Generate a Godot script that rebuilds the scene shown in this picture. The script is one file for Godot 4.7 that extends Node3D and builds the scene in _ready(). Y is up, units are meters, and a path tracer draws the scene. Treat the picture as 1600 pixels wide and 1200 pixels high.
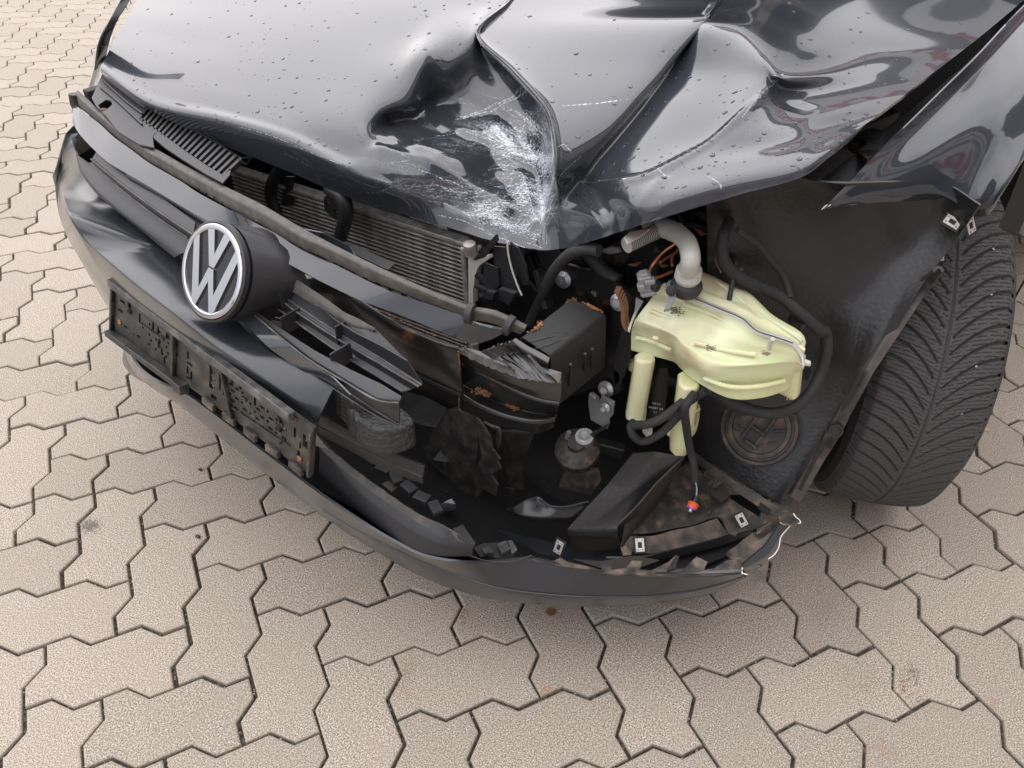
extends Node3D
# A dark grey car with a smashed left front corner on a yard of zigzag concrete pavers.
# Axes: x to the car's left, y up, z the way the car faces; the ground is y = 0, the number plate hangs near z = 0. Metres.

class Shape:
	var v := PackedVector3Array()
	var n := PackedVector3Array()
	var t := PackedVector2Array()
	var k := PackedInt32Array()

	func tri(a: Vector3, b: Vector3, c: Vector3) -> void:
		var m := (b - a).cross(c - a).normalized()
		for p: Vector3 in [a, c, b]:
			k.append(v.size())
			v.append(p)
			n.append(m)
			t.append(Vector2(p.x + p.y * 0.3, p.z + p.y * 0.7))

	func quad(a: Vector3, b: Vector3, c: Vector3, d: Vector3) -> void:
		tri(a, b, c)
		tri(a, c, d)

	# rows of points, all of one length; normals averaged over the grid; outward is the side that faces the point «to»
	func grid(g: Array, to := Vector3(0.5, 3.0, 2.5), wrap := false, uvs: Array = []) -> Array:
		var nr := g.size()
		var nc: int = g[0].size()
		var first := v.size()
		var norms := []
		var total := 0.0
		for r in nr:
			var line := PackedVector3Array()
			for c in nc:
				var a: Vector3 = g[r][c + 1] if c + 1 < nc else (g[r][1] if wrap else g[r][c])
				var b: Vector3 = g[r][c - 1] if c > 0 else (g[r][nc - 2] if wrap else g[r][c])
				var up: Vector3 = g[mini(r + 1, nr - 1)][c]
				var dn: Vector3 = g[maxi(r - 1, 0)][c]
				var p: Vector3 = g[r][c]
				var m := Vector3.ZERO
				for q: Array in [[a - p, up - p], [up - p, b - p], [b - p, dn - p], [dn - p, a - p]]:
					var w: Vector3 = q[0].cross(q[1])
					if w.length_squared() > 1e-16:
						m += w.normalized() * sqrt(w.length())
				m = m.normalized()
				line.append(m)
				total += m.dot((to - p).normalized())
			norms.append(line)
		var sgn := 1.0 if total >= 0.0 else -1.0
		for r in nr:
			for c in nc:
				norms[r][c] *= sgn
				v.append(g[r][c])
				n.append(norms[r][c])
				t.append(uvs[r][c] if uvs else Vector2(float(c) / maxi(nc - 1, 1), float(r) / maxi(nr - 1, 1)))
		for r in nr - 1:
			for c in nc - 1:
				var o := first + r * nc + c
				if sgn < 0.0:
					k.append_array([o, o + 1, o + nc, o + 1, o + nc + 1, o + nc])
				else:
					k.append_array([o, o + nc, o + 1, o + 1, o + nc, o + nc + 1])
		return norms

	# a sheet with thickness: front, back and rim
	func slab_grid(g: Array, thick: float, to := Vector3(0.5, 3.0, 2.5), uvs: Array = []) -> void:
		var norms := grid(g, to, false, uvs)
		var back := []
		for r in g.size():
			var line := PackedVector3Array()
			for c in g[0].size():
				line.append(g[r][c] - norms[r][c] * thick)
			back.append(line)
		grid(back, Vector3(0.4, 0.35, -0.6) - (to - Vector3(0.5, 3.0, 2.5)), false, uvs)
		var nr := g.size()
		var nc: int = g[0].size()
		for c in nc - 1:
			edge(g[0][c], g[0][c + 1], back[0][c + 1], back[0][c])
			edge(g[nr - 1][c + 1], g[nr - 1][c], back[nr - 1][c], back[nr - 1][c + 1])
		for r in nr - 1:
			edge(g[r + 1][0], g[r][0], back[r][0], back[r + 1][0])
			edge(g[r][nc - 1], g[r + 1][nc - 1], back[r + 1][nc - 1], back[r][nc - 1])

	func edge(a: Vector3, b: Vector3, c: Vector3, d: Vector3) -> void:
		quad(a, b, c, d)

	func tube(path: Array, radii: Array, sides := 10, caps := true, squash := 1.0) -> void:
		var g := []
		var up := Vector3.UP
		var count := path.size()
		for i in count:
			var d: Vector3 = (path[mini(i + 1, count - 1)] - path[maxi(i - 1, 0)]).normalized()
			if absf(d.dot(up)) > 0.95:
				up = Vector3.RIGHT if absf(d.x) < 0.8 else Vector3.BACK
			var s := d.cross(up).normalized()
			up = s.cross(d).normalized()
			var ring := PackedVector3Array()
			var rad: float = radii[mini(i, radii.size() - 1)]
			for j in sides + 1:
				var a := TAU * j / sides
				ring.append(path[i] + (s * cos(a) + up * sin(a) * squash) * rad)
			g.append(ring)
		var first := v.size()
		for i in count:
			for j in sides + 1:
				v.append(g[i][j])
				var m: Vector3 = g[i][j] - path[i]
				n.append(m.normalized() if m.length_squared() > 1e-14 else Vector3.UP)
				t.append(Vector2(float(j) / sides, float(i) / maxi(count - 1, 1)))
		for i in count - 1:
			for j in sides:
				var o := first + i * (sides + 1) + j
				k.append_array([o, o + 1, o + sides + 1, o + 1, o + sides + 2, o + sides + 1])
		if caps:
			for e in [0, count - 1]:
				for j in sides:
					if e == 0:
						tri(path[0], g[0][j + 1], g[0][j])
					else:
						tri(path[e], g[e][j], g[e][j + 1])

	# a box with chamfered edges: centre, half extents, axes
	func box(c: Vector3, h: Vector3, b := Basis.IDENTITY, bev := 0.0015) -> void:
		bev = minf(bev, minf(h.x, minf(h.y, h.z)) * 0.45)
		var p := func(x: float, y: float, z: float, ax: int) -> Vector3:
			var q := Vector3(x * h.x, y * h.y, z * h.z)
			for i in 3:
				if i != ax:
					q[i] -= signf(q[i]) * bev
			return c + b * q
		for ax in 3:
			var u := (ax + 1) % 3
			var w := (ax + 2) % 3
			for s: float in [-1.0, 1.0]:
				var cs := []
				for m: Array in [[-1, -1], [1, -1], [1, 1], [-1, 1]]:
					var q := Vector3.ZERO
					q[ax] = s
					q[u] = m[0]
					q[w] = m[1]
					cs.append(p.call(q.x, q.y, q.z, ax))
				if s > 0:
					quad(cs[0], cs[1], cs[2], cs[3])
				else:
					quad(cs[3], cs[2], cs[1], cs[0])
			for s1: float in [-1.0, 1.0]:
				for s2: float in [-1.0, 1.0]:
					var e := []
					for m: Array in [[-1.0, u], [1.0, u], [1.0, w], [-1.0, w]]:
						var q := Vector3.ZERO
						q[ax] = m[0]
						q[u] = s1
						q[w] = s2
						var f: Vector3 = Vector3(q.x * h.x, q.y * h.y, q.z * h.z)
						for i in 3:
							if i != int(m[1]):
								f[i] -= signf(f[i]) * bev
						e.append(c + b * f)
					if s1 * s2 > 0:
						quad(e[0], e[1], e[2], e[3])
					else:
						quad(e[3], e[2], e[1], e[0])
		for sx: float in [-1.0, 1.0]:
			for sy: float in [-1.0, 1.0]:
				for sz: float in [-1.0, 1.0]:
					var a: Vector3 = p.call(sx, sy, sz, 0)
					var d: Vector3 = p.call(sx, sy, sz, 1)
					var e: Vector3 = p.call(sx, sy, sz, 2)
					if sx * sy * sz > 0:
						tri(a, d, e)
					else:
						tri(a, e, d)

	# a flat plate cut to an outline, with openings
	func plate(pts: Array, thick: float, holes: Array = [], bev := 0.0) -> void:
		var m := Vector3.ZERO
		var mid := Vector3.ZERO
		for i in pts.size():
			m += pts[i].cross(pts[(i + 1) % pts.size()])
			mid += pts[i] / pts.size()
		m = Vector3.ZERO
		for i in pts.size():
			m += (pts[i] - mid).cross(pts[(i + 1) % pts.size()] - mid)
		m = m.normalized()
		if m.dot(Vector3(0.5, 3.0, 2.5) - mid) < 0.0:
			m = -m
		var e1: Vector3 = (pts[1] - pts[0])
		e1 = (e1 - m * e1.dot(m)).normalized()
		var e2 := m.cross(e1)
		var poly := PackedVector2Array()
		for p: Vector3 in pts:
			poly.append(Vector2((p - mid).dot(e1), (p - mid).dot(e2)))
		if Geometry2D.is_polygon_clockwise(poly):
			poly.reverse()
		var all: Array[PackedVector2Array] = [poly]
		var cut := poly.duplicate()
		for h: Array in holes:
			var hp := PackedVector2Array()
			for p: Vector3 in h:
				hp.append(Vector2((p - mid).dot(e1), (p - mid).dot(e2)))
			if not Geometry2D.is_polygon_clockwise(hp):
				hp.reverse()
			all.append(hp)
			var bi := 0
			var bj := 0
			var best := 1e9
			for i in cut.size():
				for j in hp.size():
					var d := cut[i].distance_squared_to(hp[j])
					if d < best:
						best = d
						bi = i
						bj = j
			var out := PackedVector2Array()
			for i in bi + 1:
				out.append(cut[i])
			for j in hp.size() + 1:
				out.append(hp[(bj + j) % hp.size()])
			for i in range(bi, cut.size()):
				out.append(cut[i])
			cut = out
		var ids := Geometry2D.triangulate_polygon(cut)
		for s: float in [0.0, 1.0]:
			for i in range(0, ids.size(), 3):
				var q := []
				for j in 3:
					q.append(mid + e1 * cut[ids[i + j]].x + e2 * cut[ids[i + j]].y - m * thick * s)
				var up: bool = (q[1] - q[0]).cross(q[2] - q[0]).dot(m) > 0.0
				if up == (s == 0.0):
					tri(q[0], q[1], q[2])
				else:
					tri(q[0], q[2], q[1])
		for ring in all:
			for i in ring.size():
				var a: Vector2 = ring[i]
				var b: Vector2 = ring[(i + 1) % ring.size()]
				var p3 := mid + e1 * a.x + e2 * a.y
				var p4 := mid + e1 * b.x + e2 * b.y
				quad(p4, p3, p3 - m * thick, p4 - m * thick)

	# a shape turned round an axis: profile of (radius, height along the axis)
	func lathe(at: Vector3, axis: Vector3, profile: Array, sides := 24, flat := true) -> void:
		axis = axis.normalized()
		var s := axis.cross(Vector3.UP if absf(axis.y) < 0.9 else Vector3.RIGHT).normalized()
		var w := axis.cross(s)
		for i in profile.size() - 1:
			var a: Vector2 = profile[i]
			var b: Vector2 = profile[i + 1]
			var dn := Vector2(b.y - a.y, a.x - b.x).normalized()
			var first := v.size()
			for j in sides + 1:
				var ang := TAU * j / sides
				var dir := s * cos(ang) + w * sin(ang)
				for q: Vector2 in [a, b]:
					v.append(at + dir * q.x + axis * q.y)
					n.append((dir * dn.x + axis * dn.y).normalized())
					t.append(Vector2(float(j) / sides, q.y))
			for j in sides:
				var o := first + j * 2
				k.append_array([o, o + 2, o + 1, o + 1, o + 2, o + 3])

	# a rounded body: an outline (its top) carried along «down», with edges of radius r
	func lobe(outline: Array, down: Vector3, r: float, soft := 2) -> void:
		var p := outline.duplicate()
		for it in soft:
			var q := []
			for i in p.size():
				var a: Vector3 = p[i]
				var b: Vector3 = p[(i + 1) % p.size()]
				q.append(a.lerp(b, 0.25))
				q.append(a.lerp(b, 0.75))
			p = q
		var mid := Vector3.ZERO
		for a: Vector3 in p:
			mid += a / p.size()
		var m := Vector3.ZERO
		for i in p.size():
			m += (p[i] - mid).cross(p[(i + 1) % p.size()] - mid)
		m = m.normalized()
		if m.dot(down) > 0.0:
			p.reverse()
			m = -m
		var inset := func(d: float, lift: Vector3) -> PackedVector3Array:
			var line := PackedVector3Array()
			for i in p.size() + 1:
				var c := i % p.size()
				var e1: Vector3 = (p[c] - p[(c + p.size() - 1) % p.size()]).normalized()
				var e2: Vector3 = (p[(c + 1) % p.size()] - p[c]).normalized()
				var w: Vector3 = (m.cross(e1) + m.cross(e2)).normalized()
				line.append(p[c] + w * d + lift)
			return line
		var scaled := func(line: PackedVector3Array, f: float, lift: Vector3) -> PackedVector3Array:
			var o := PackedVector3Array()
			for a in line:
				o.append((mid + lift).lerp(a, f))
			return o
		var g := []
		var top: PackedVector3Array = inset.call(r, Vector3.ZERO)
		g.append(scaled.call(top, 0.02, Vector3.ZERO))
		g.append(scaled.call(top, 0.5, Vector3.ZERO))
		g.append(scaled.call(top, 0.85, Vector3.ZERO))
		for i in 5:
			var a := PI * 0.5 * i / 4
			g.append(inset.call(r * (1.0 - sin(a)), -m * r * (1.0 - cos(a))))
		for i in 5:
			var a := PI * 0.5 * (4 - i) / 4
			g.append(inset.call(r * (1.0 - sin(a)), down + m * r * (1.0 - cos(a))))
		var bot: PackedVector3Array = inset.call(r, down)
		g.append(scaled.call(bot, 0.5, down))
		g.append(scaled.call(bot, 0.02, down))
		var first := v.size()
		grid(g, mid + m * 3.0, true)
		var c3 := mid + down * 0.5
		for i in range(first, v.size()):
			if n[i].dot(v[i] - c3) < -0.02:
				n[i] = -n[i]

	func add(o: Shape, x := Transform3D.IDENTITY) -> void:
		var first := v.size()
		for i in o.v.size():
			v.append(x * o.v[i])
			n.append((x.basis * o.n[i]).normalized())
		t.append_array(o.t)
		for i in o.k:
			k.append(first + i)

	func mesh() -> ArrayMesh:
		# every triangle clockwise as seen from the side its normals point to
		for i in range(0, k.size(), 3):
			var p := v[k[i]]
			var m := n[k[i]] + n[k[i + 1]] + n[k[i + 2]]
			if (v[k[i + 1]] - p).cross(v[k[i + 2]] - p).dot(m) > 0.0:
				var z := k[i + 1]
				k[i + 1] = k[i + 2]
				k[i + 2] = z
		var a := []
		a.resize(Mesh.ARRAY_MAX)
		a[Mesh.ARRAY_VERTEX] = v
		a[Mesh.ARRAY_NORMAL] = n
		a[Mesh.ARRAY_TEX_UV] = t
		a[Mesh.ARRAY_INDEX] = k
		var m := ArrayMesh.new()
		m.add_surface_from_arrays(Mesh.PRIMITIVE_TRIANGLES, a)
		return m


var rng := RandomNumberGenerator.new()
var M := {}
var car: Node3D


func V(x: float, y: float, z: float) -> Vector3:
	return Vector3(x, y, z)


func put(called: String, s: Shape, material: Material, parent: Node, label := "") -> MeshInstance3D:
	var o := MeshInstance3D.new()
	o.name = called
	o.mesh = s.mesh()
	o.mesh.surface_set_material(0, material)
	if label:
		o.set_meta("label", label)
	parent.add_child(o, true)
	return o


# points along a smooth curve through pts (spaced evenly between each pair)
func curve(pts: Array, each := 6) -> Array:
	var out := []
	var c := pts.size()
	for i in c - 1:
		var p0: Vector3 = pts[i - 1] if i > 0 else pts[0] * 2.0 - pts[1]
		var p3: Vector3 = pts[i + 2] if i + 2 < c else pts[c - 1] * 2.0 - pts[c - 2]
		for j in each:
			out.append(pts[i].cubic_interpolate(pts[i + 1], p0, p3, float(j) / each))
	out.append(pts[c - 1])
	return out


# the same number of points, evenly spread by length
func even(pts: Array, count: int) -> PackedVector3Array:
	var len := [0.0]
	for i in range(1, pts.size()):
		len.append(len[-1] + pts[i].distance_to(pts[i - 1]))
	var out := PackedVector3Array()
	var j := 0
	for i in count:
		var d: float = len[-1] * i / (count - 1)
		while j < pts.size() - 2 and len[j + 1] < d:
			j += 1
		var w: float = (d - len[j]) / maxf(len[j + 1] - len[j], 1e-9)
		out.append(pts[j].lerp(pts[j + 1], clampf(w, 0.0, 1.0)))
	return out


# a sheet through rows of points. each row is smooth along its length (or straight from point to point), rows meet in soft folds
func sheet(rows: Array, thick := 0.003, count := 40, smooth := true, fold := 0.0025, jag := 0.0) -> Shape:
	var base := []
	for r: Array in rows:
		base.append(even(curve(r, 8) if smooth and r.size() > 2 else r, count))
	var g := []
	for i in base.size():
		if fold <= 0.0 or i == 0 or i == base.size() - 1:
			g.append(base[i])
			continue
		var a := PackedVector3Array()
		var b := PackedVector3Array()
		for c in count:
			var p: Vector3 = base[i][c]
			a.append(p.move_toward(base[i - 1][c], minf(fold, p.distance_to(base[i - 1][c]) * 0.4)))
			b.append(p.move_toward(base[i + 1][c], minf(fold, p.distance_to(base[i + 1][c]) * 0.4)))
		g.append(a)
		g.append(b)
	if jag > 0.0:
		for r in g.size():
			for c in count:
				g[r][c] += Vector3(rng.randf_range(-jag, jag), rng.randf_range(-jag, jag), rng.randf_range(-jag, jag))
	var s := Shape.new()
	s.slab_grid(g, thick)
	return s


# a sheet that is smooth both ways
func skin(rows: Array, thick := 0.003, count := 40, each := 6) -> Shape:
	var base := []
	for r: Array in rows:
		base.append(even(curve(r, 8) if r.size() > 2 else r, count))
	var g := []
	for i in (base.size() - 1) * each + 1:
		g.append(PackedVector3Array())
	for c in count:
		var col := []
		for r in base.size():
			col.append(base[r][c])
		var cc := curve(col, each)
		for i in cc.size():
			g[i].append(cc[i])
	var s := Shape.new()
	s.slab_grid(g, thick)
	return s


func pipe(pts: Array, r: float, sides := 10, each := 6) -> Shape:
	var s := Shape.new()
	s.tube(curve(pts, each) if pts.size() > 2 else pts, [r], sides)
	return s


func flat(pts: Array, thick := 0.003, holes: Array = []) -> Shape:
	var s := Shape.new()
	s.plate(pts, thick, holes)
	return s


# ---- materials ----
func noise(seed: int, freq: float, octaves := 4, kind := FastNoiseLite.TYPE_SIMPLEX_SMOOTH) -> FastNoiseLite:
	var f := FastNoiseLite.new()
	f.seed = seed
	f.frequency = freq
	f.noise_type = kind
	f.fractal_octaves = octaves
	f.fractal_type = FastNoiseLite.FRACTAL_FBM
	return f


func lin(c: Color) -> Color:
	return c.linear_to_srgb()


# a picture of noise run through colours (linear): stops are [position, colour]
func tint(f: FastNoiseLite, stops: Array, size := 256) -> ImageTexture:
	var src := f.get_seamless_image(size, size)
	src.convert(Image.FORMAT_L8)
	var g := Gradient.new()
	g.offsets = PackedFloat32Array(stops.map(func(s: Array) -> float: return s[0]))
	g.colors = PackedColorArray(stops.map(func(s: Array) -> Color: return lin(s[1])))
	var lut := PackedByteArray()
	for i in 256:
		var c := g.sample(i / 255.0)
		lut.append_array([c.r8, c.g8, c.b8])
	var data := src.get_data()
	var out := PackedByteArray()
	out.resize(size * size * 3)
	for i in size * size:
		for j in 3:
			out[i * 3 + j] = lut[data[i] * 3 + j]
	return ImageTexture.create_from_image(Image.create_from_data(size, size, false, Image.FORMAT_RGB8, out))


func mat(called: String, c: Color, rough: float, metal := 0.0) -> StandardMaterial3D:
	var m := StandardMaterial3D.new()
	m.resource_name = called
	m.albedo_color = lin(c)
	m.roughness = rough
	m.metallic = metal
	M[called] = m
	return m


func tri_tex(m: StandardMaterial3D, tex: Texture2D, scale: float) -> void:
	m.albedo_color = Color.WHITE
	m.albedo_texture = tex
	m.uv1_triplanar = true
	m.uv1_scale = Vector3.ONE * scale


func relief(m: StandardMaterial3D, f: FastNoiseLite, strength: float, size := 256) -> void:
	var im := f.get_seamless_image(size, size)
	im.bump_map_to_normal_map(strength)
	m.normal_enabled = true
	m.normal_texture = ImageTexture.create_from_image(im)


func _ready() -> void:
	rng.seed = 7
	# ---- camera, sky, sun, exposure ----
	var cam := Camera3D.new()
	cam.name = "camera"
	cam.transform = Transform3D(Basis(V(0.76072, 0.00346, -0.64907), V(-0.41659, 0.76946, -0.48413), V(0.49776, 0.63868, 0.58679)), V(0.92984, 1.15258, 0.39149))
	cam.fov = 52.32
	cam.near = 0.02
	cam.far = 400.0
	add_child(cam)
	cam.current = true
	var env := Environment.new()
	env.tonemap_mode = Environment.TONE_MAPPER_LINEAR
	env.tonemap_exposure = 2.2
	env.background_mode = Environment.BG_SKY
	env.sdfgi_enabled = true
	env.ssao_enabled = true
	env.ssil_enabled = true
	env.sky = Sky.new()
	env.sky.sky_material = overcast()
	var we := WorldEnvironment.new()
	we.name = "environment"
	we.environment = env
	add_child(we)
	var sun := DirectionalLight3D.new()
	sun.name = "sun"
	sun.light_color = Color(1.0, 0.95, 0.88)
	sun.light_energy = 0.3
	sun.light_angular_distance = 120.0
	sun.shadow_enabled = true
	add_child(sun)
	sun.look_at_from_position(V(-4.0, 8.0, -1.5), Vector3.ZERO)
	materials()
	yard()
	building()
	car = Node3D.new()
	car.name = "damaged_car"
	car.set_meta("label", "dark grey car with crushed front corner, torn bumper and crumpled bonnet")
	car.set_meta("category", "car")
	add_child(car)
	bonnet()
	bumper()
	grille()
	badge()
	plate_holder()
	fender()
	wheel()
	arch_liner()
	crash_beam()
	radiator()
	tank()
	engine_bay()
	lower_front()
	body()
	litter()


func overcast() -> PanoramaSkyMaterial:
	var w := 256
	var h := 128
	var f := noise(3, 0.012, 4)
	var im := Image.create(w, h, false, Image.FORMAT_RGBF)
	for y in h:
		var el := PI * (0.5 - (y + 0.5) / h)
		for x in w:
			var az := TAU * x / w
			var d := Vector3(cos(az) * cos(el), sin(el), sin(az) * cos(el))
			var c := f.get_noise_3dv(d * 90.0)
			var b := 0.98 + 0.3 * c
			if el < 0.0:
				im.set_pixel(x, y, Color(0.30, 0.28, 0.25))
			else:
				im.set_pixel(x, y, Color(0.965, 0.975, 1.07) * b * 1.34 * (1.0 + 2.0 * sin(el)) / 3.0)
	var m := PanoramaSkyMaterial.new()
	m.panorama = ImageTexture.create_from_image(im)
	return m


func materials() -> void:
	var p := mat("dark grey paint", Color(0.031, 0.035, 0.041), 0.15, 0.0)
	p.metallic_specular = 0.3
	p.clearcoat_enabled = true
	p.clearcoat = 0.9
	p.clearcoat_roughness = 0.03
	p = paint_copy("bumper paint")
	p.albedo_color = lin(Color(0.024, 0.027, 0.032))
	p.metallic_specular = 0.25
	p.roughness = 0.3
	p.clearcoat = 0.95
	p.clearcoat_roughness = 0.2
	var tex := tint(noise(11, 0.02, 5), [[0.0, Color(0.012, 0.012, 0.012)], [0.5, Color(0.020, 0.020, 0.020)], [0.75, Color(0.05, 0.044, 0.036)], [1.0, Color(0.1, 0.085, 0.065)]])
	var m := mat("dusty black plastic", Color.WHITE, 0.5)
	tri_tex(m, tex, 4.0)
	relief(m, noise(12, 0.2, 3), 0.6)
	m = mat("black plastic", Color(0.016, 0.016, 0.017), 0.42)
	relief(m, noise(13, 0.25, 2), 0.4)
	m.uv1_triplanar = true
	m.uv1_scale = Vector3.ONE * 8.0
	m = mat("satin grey plastic", Color(0.019, 0.0195, 0.021), 0.45)
	m = mat("matt black", Color(0.018, 0.018, 0.018), 0.7)
	m = mat("liner plastic", Color.WHITE, 0.33)
	tri_tex(m, tint(noise(14, 0.014, 5), [[0.0, Color(0.013, 0.013, 0.013)], [0.6, Color(0.019, 0.019, 0.019)], [0.85, Color(0.032, 0.029, 0.026)], [1.0, Color(0.07, 0.058, 0.046)]]), 2.2)
	relief(m, noise(15, 0.25, 2), 0.35)
	m = mat("muddy plastic", Color.WHITE, 0.75)
	tri_tex(m, tint(noise(16, 0.025, 5), [[0.25, Color(0.02, 0.02, 0.019)], [0.5, Color(0.07, 0.056, 0.044)], [0.8, Color(0.17, 0.13, 0.1)]]), 4.0)
	m = mat("rubber", Color(0.022, 0.022, 0.021), 0.62)
	m = mat("weathered rubber", Color.WHITE, 0.6)
	tri_tex(m, tint(noise(17, 0.02, 5), [[0.2, Color(0.045, 0.043, 0.038)], [0.6, Color(0.07, 0.065, 0.056)], [0.9, Color(0.125, 0.10, 0.075)]]), 9.0)
	m = mat("black painted steel", Color.WHITE, 0.3)
	tri_tex(m, tint(noise(18, 0.02, 5), [[0.0, Color(0.009, 0.009, 0.009)], [0.7, Color(0.013, 0.0125, 0.012)], [0.8, Color(0.025, 0.019, 0.015)], [0.9, Color(0.10, 0.045, 0.02)], [1.0, Color(0.22, 0.09, 0.03)]]), 3.0)
	m.clearcoat_enabled = true
	m.clearcoat = 0.6
	m.clearcoat_roughness = 0.25
	m = mat("matt black steel", Color(0.016, 0.016, 0.016), 0.65)
	m = mat("rust", Color.WHITE, 0.85)
	tri_tex(m, tint(noise(19, 0.05, 5), [[0.2, Color(0.06, 0.03, 0.015)], [0.5, Color(0.22, 0.085, 0.03)], [0.8, Color(0.42, 0.19, 0.06)]]), 8.0)
	m = mat("zinc", Color(0.40, 0.41, 0.41), 0.42, 0.75)
	m = mat("chrome", Color(0.52, 0.52, 0.52), 0.14, 1.0)
	m = mat("aluminium", Color.WHITE, 0.5, 0.35)
	tri_tex(m, tint(noise(20, 0.03, 4), [[0.2, Color(0.22, 0.2, 0.18)], [0.6, Color(0.34, 0.32, 0.295)], [0.9, Color(0.46, 0.44, 0.41)]]), 5.0)
	m = mat("cream plastic", Color.WHITE, 0.33)
	tri_tex(m, tint(noise(21, 0.008, 5), [[0.2, Color(0.66, 0.67, 0.37)], [0.6, Color(0.73, 0.73, 0.48)], [0.72, Color(0.70, 0.67, 0.44)], [0.86, Color(0.5, 0.43, 0.27)], [1.0, Color(0.36, 0.28, 0.17)]]), 2.5)
	m.subsurf_scatter_enabled = true
	m.subsurf_scatter_strength = 0.3
	m = mat("white plastic", Color(0.45, 0.45, 0.41), 0.4)
	m.subsurf_scatter_enabled = true
	m.subsurf_scatter_strength = 0.3
	m = mat("copper", Color(0.45, 0.16, 0.07), 0.4, 0.6)
	m = mat("dead leaf", Color(0.16, 0.07, 0.03), 0.8)
	m = mat("orange seal", Color(0.85, 0.14, 0.02), 0.45)
	m = mat("violet seal", Color(0.62, 0.08, 0.6), 0.45)
	m = mat("white paint", Color(0.78, 0.78, 0.76), 0.5)
	m = mat("red paint", Color(0.42, 0.02, 0.03), 0.5)
	m = mat("cloth tape", Color(0.020, 0.020, 0.020), 0.7)
	relief(m, noise(22, 0.12, 3), 3.0)
	m.uv1_triplanar = true
	m.uv1_scale = Vector3.ONE * 18.0
	m = mat("foam", Color(0.028, 0.028, 0.028), 0.5)
	relief(m, noise(23, 0.06, 2, FastNoiseLite.TYPE_CELLULAR), 8.0)
	m.uv1_triplanar = true
	m.uv1_scale = Vector3.ONE * 7.0
	m = mat("clear lens", Color(1.0, 1.0, 1.0, 0.12), 0.03)
	m.transparency = BaseMaterial3D.TRANSPARENCY_ALPHA
	m = mat("water", Color(1.0, 1.0, 1.0, 0.0), 0.0)
	m.refraction_enabled = true
	m.refraction_scale = 0.033
	m = mat("joint sand", Color.WHITE, 0.95)
	tri_tex(m, tint(noise(24, 0.09, 4), [[0.2, Color(0.02, 0.017, 0.012)], [0.6, Color(0.055, 0.046, 0.034)], [0.9, Color(0.16, 0.14, 0.11)]]), 5.0)
	m.uv1_world_triplanar = true
	m = mat("badge field", Color(0.012, 0.012, 0.013), 0.15)
	m = mat("bright steel", Color(0.55, 0.52, 0.48), 0.4, 0.3)
	m = mat("tread mark", Color(0.34, 0.34, 0.32), 0.7)
	m = mat("weathered plastic", Color.WHITE, 0.5)
	tri_tex(m, tint(noise(26, 0.02, 5), [[0.3, Color(0.035, 0.035, 0.034)], [0.6, Color(0.075, 0.074, 0.07)], [0.85, Color(0.14, 0.125, 0.11)]]), 5.0)
	m = mat("dusty liner edge", Color.WHITE, 0.5)
	tri_tex(m, tint(noise(27, 0.02, 5), [[0.3, Color(0.03, 0.029, 0.027)], [0.6, Color(0.07, 0.06, 0.05)], [0.85, Color(0.13, 0.1, 0.075)]]), 5.0)
	m = mat("muddy liner", Color.WHITE, 0.6)
	tri_tex(m, tint(noise(28, 0.02, 5), [[0.3, Color(0.016, 0.015, 0.014)], [0.55, Color(0.04, 0.032, 0.024)], [0.85, Color(0.15, 0.1, 0.065)]]), 6.0)
	m = mat("clip grey", Color(0.22, 0.225, 0.225), 0.45)
	m = mat("yellow wire", Color(0.7, 0.5, 0.05), 0.45)
	m = mat("blue wire", Color(0.1, 0.35, 0.45), 0.45)
	m = mat("dry dirt", Color(0.17, 0.13, 0.08), 0.95)
	m = mat("dirty horn", Color.WHITE, 0.45)
	tri_tex(m, tint(noise(29, 0.03, 5), [[0.3, Color(0.02, 0.019, 0.018)], [0.6, Color(0.05, 0.042, 0.034)], [0.85, Color(0.17, 0.12, 0.08)]]), 8.0)
	m = mat("dusty duct", Color.WHITE, 0.6)
	tri_tex(m, tint(noise(30, 0.02, 5), [[0.3, Color(0.03, 0.029, 0.027)], [0.6, Color(0.065, 0.06, 0.054)], [0.9, Color(0.13, 0.11, 0.09)]]), 5.0)
	m = mat("gloss black", Color(0.012, 0.012, 0.012), 0.22)
	m = mat("brown black", Color(0.034, 0.028, 0.021), 0.7)
	m = mat("yellow straw", Color(0.6, 0.5, 0.12), 0.8)
	m = mat("pale rust", Color(0.40, 0.19, 0.09), 0.9)
	m = mat("red crumbs", Color(0.22, 0.05, 0.035), 0.8)
	m = mat("soot", Color(0.16, 0.14, 0.12), 0.9)
	m = mat("grit", Color(0.45, 0.42, 0.36), 0.8)
	m = mat("dark glass", Color(0.012, 0.014, 0.015), 0.05)
	m = mat("pale cladding", Color(0.42, 0.43, 0.45), 0.7)
	m = mat("dark cladding", Color(0.06, 0.063, 0.07), 0.6)
	tread_material()
	for i in 8:
		m = mat("paver %d" % i, Color.WHITE, 0.9)
		var b: float = [0.81, 0.90, 0.86, 0.94, 0.79, 0.88, 0.84, 0.92][i]
		tri_tex(m, tint(grains(31 + i % 4), [[0.1, Color(0.05, 0.042, 0.033) * b], [0.34, Color(0.215, 0.183, 0.145) * b], [0.48, Color(0.35, 0.30, 0.238) * b], [0.62, Color(0.475, 0.413, 0.334) * b], [0.8, Color(0.84, 0.77, 0.67) * b]], 512), 3.0 + 0.11 * i)
		relief(m, noise(41 + i, 0.3, 3), 0.8)
		m.uv1_world_triplanar = true
		m.uv1_offset = V(0.17 * i, 0.31 * i, 0.23 * i)


func tread_material() -> void:
	var m := mat("tread", Color(0.058, 0.057, 0.055), 0.78)
	relief(m, noise(71, 0.2, 3), 0.8)
	m.uv1_triplanar = true
	m.uv1_scale = Vector3.ONE * 9.0


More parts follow.
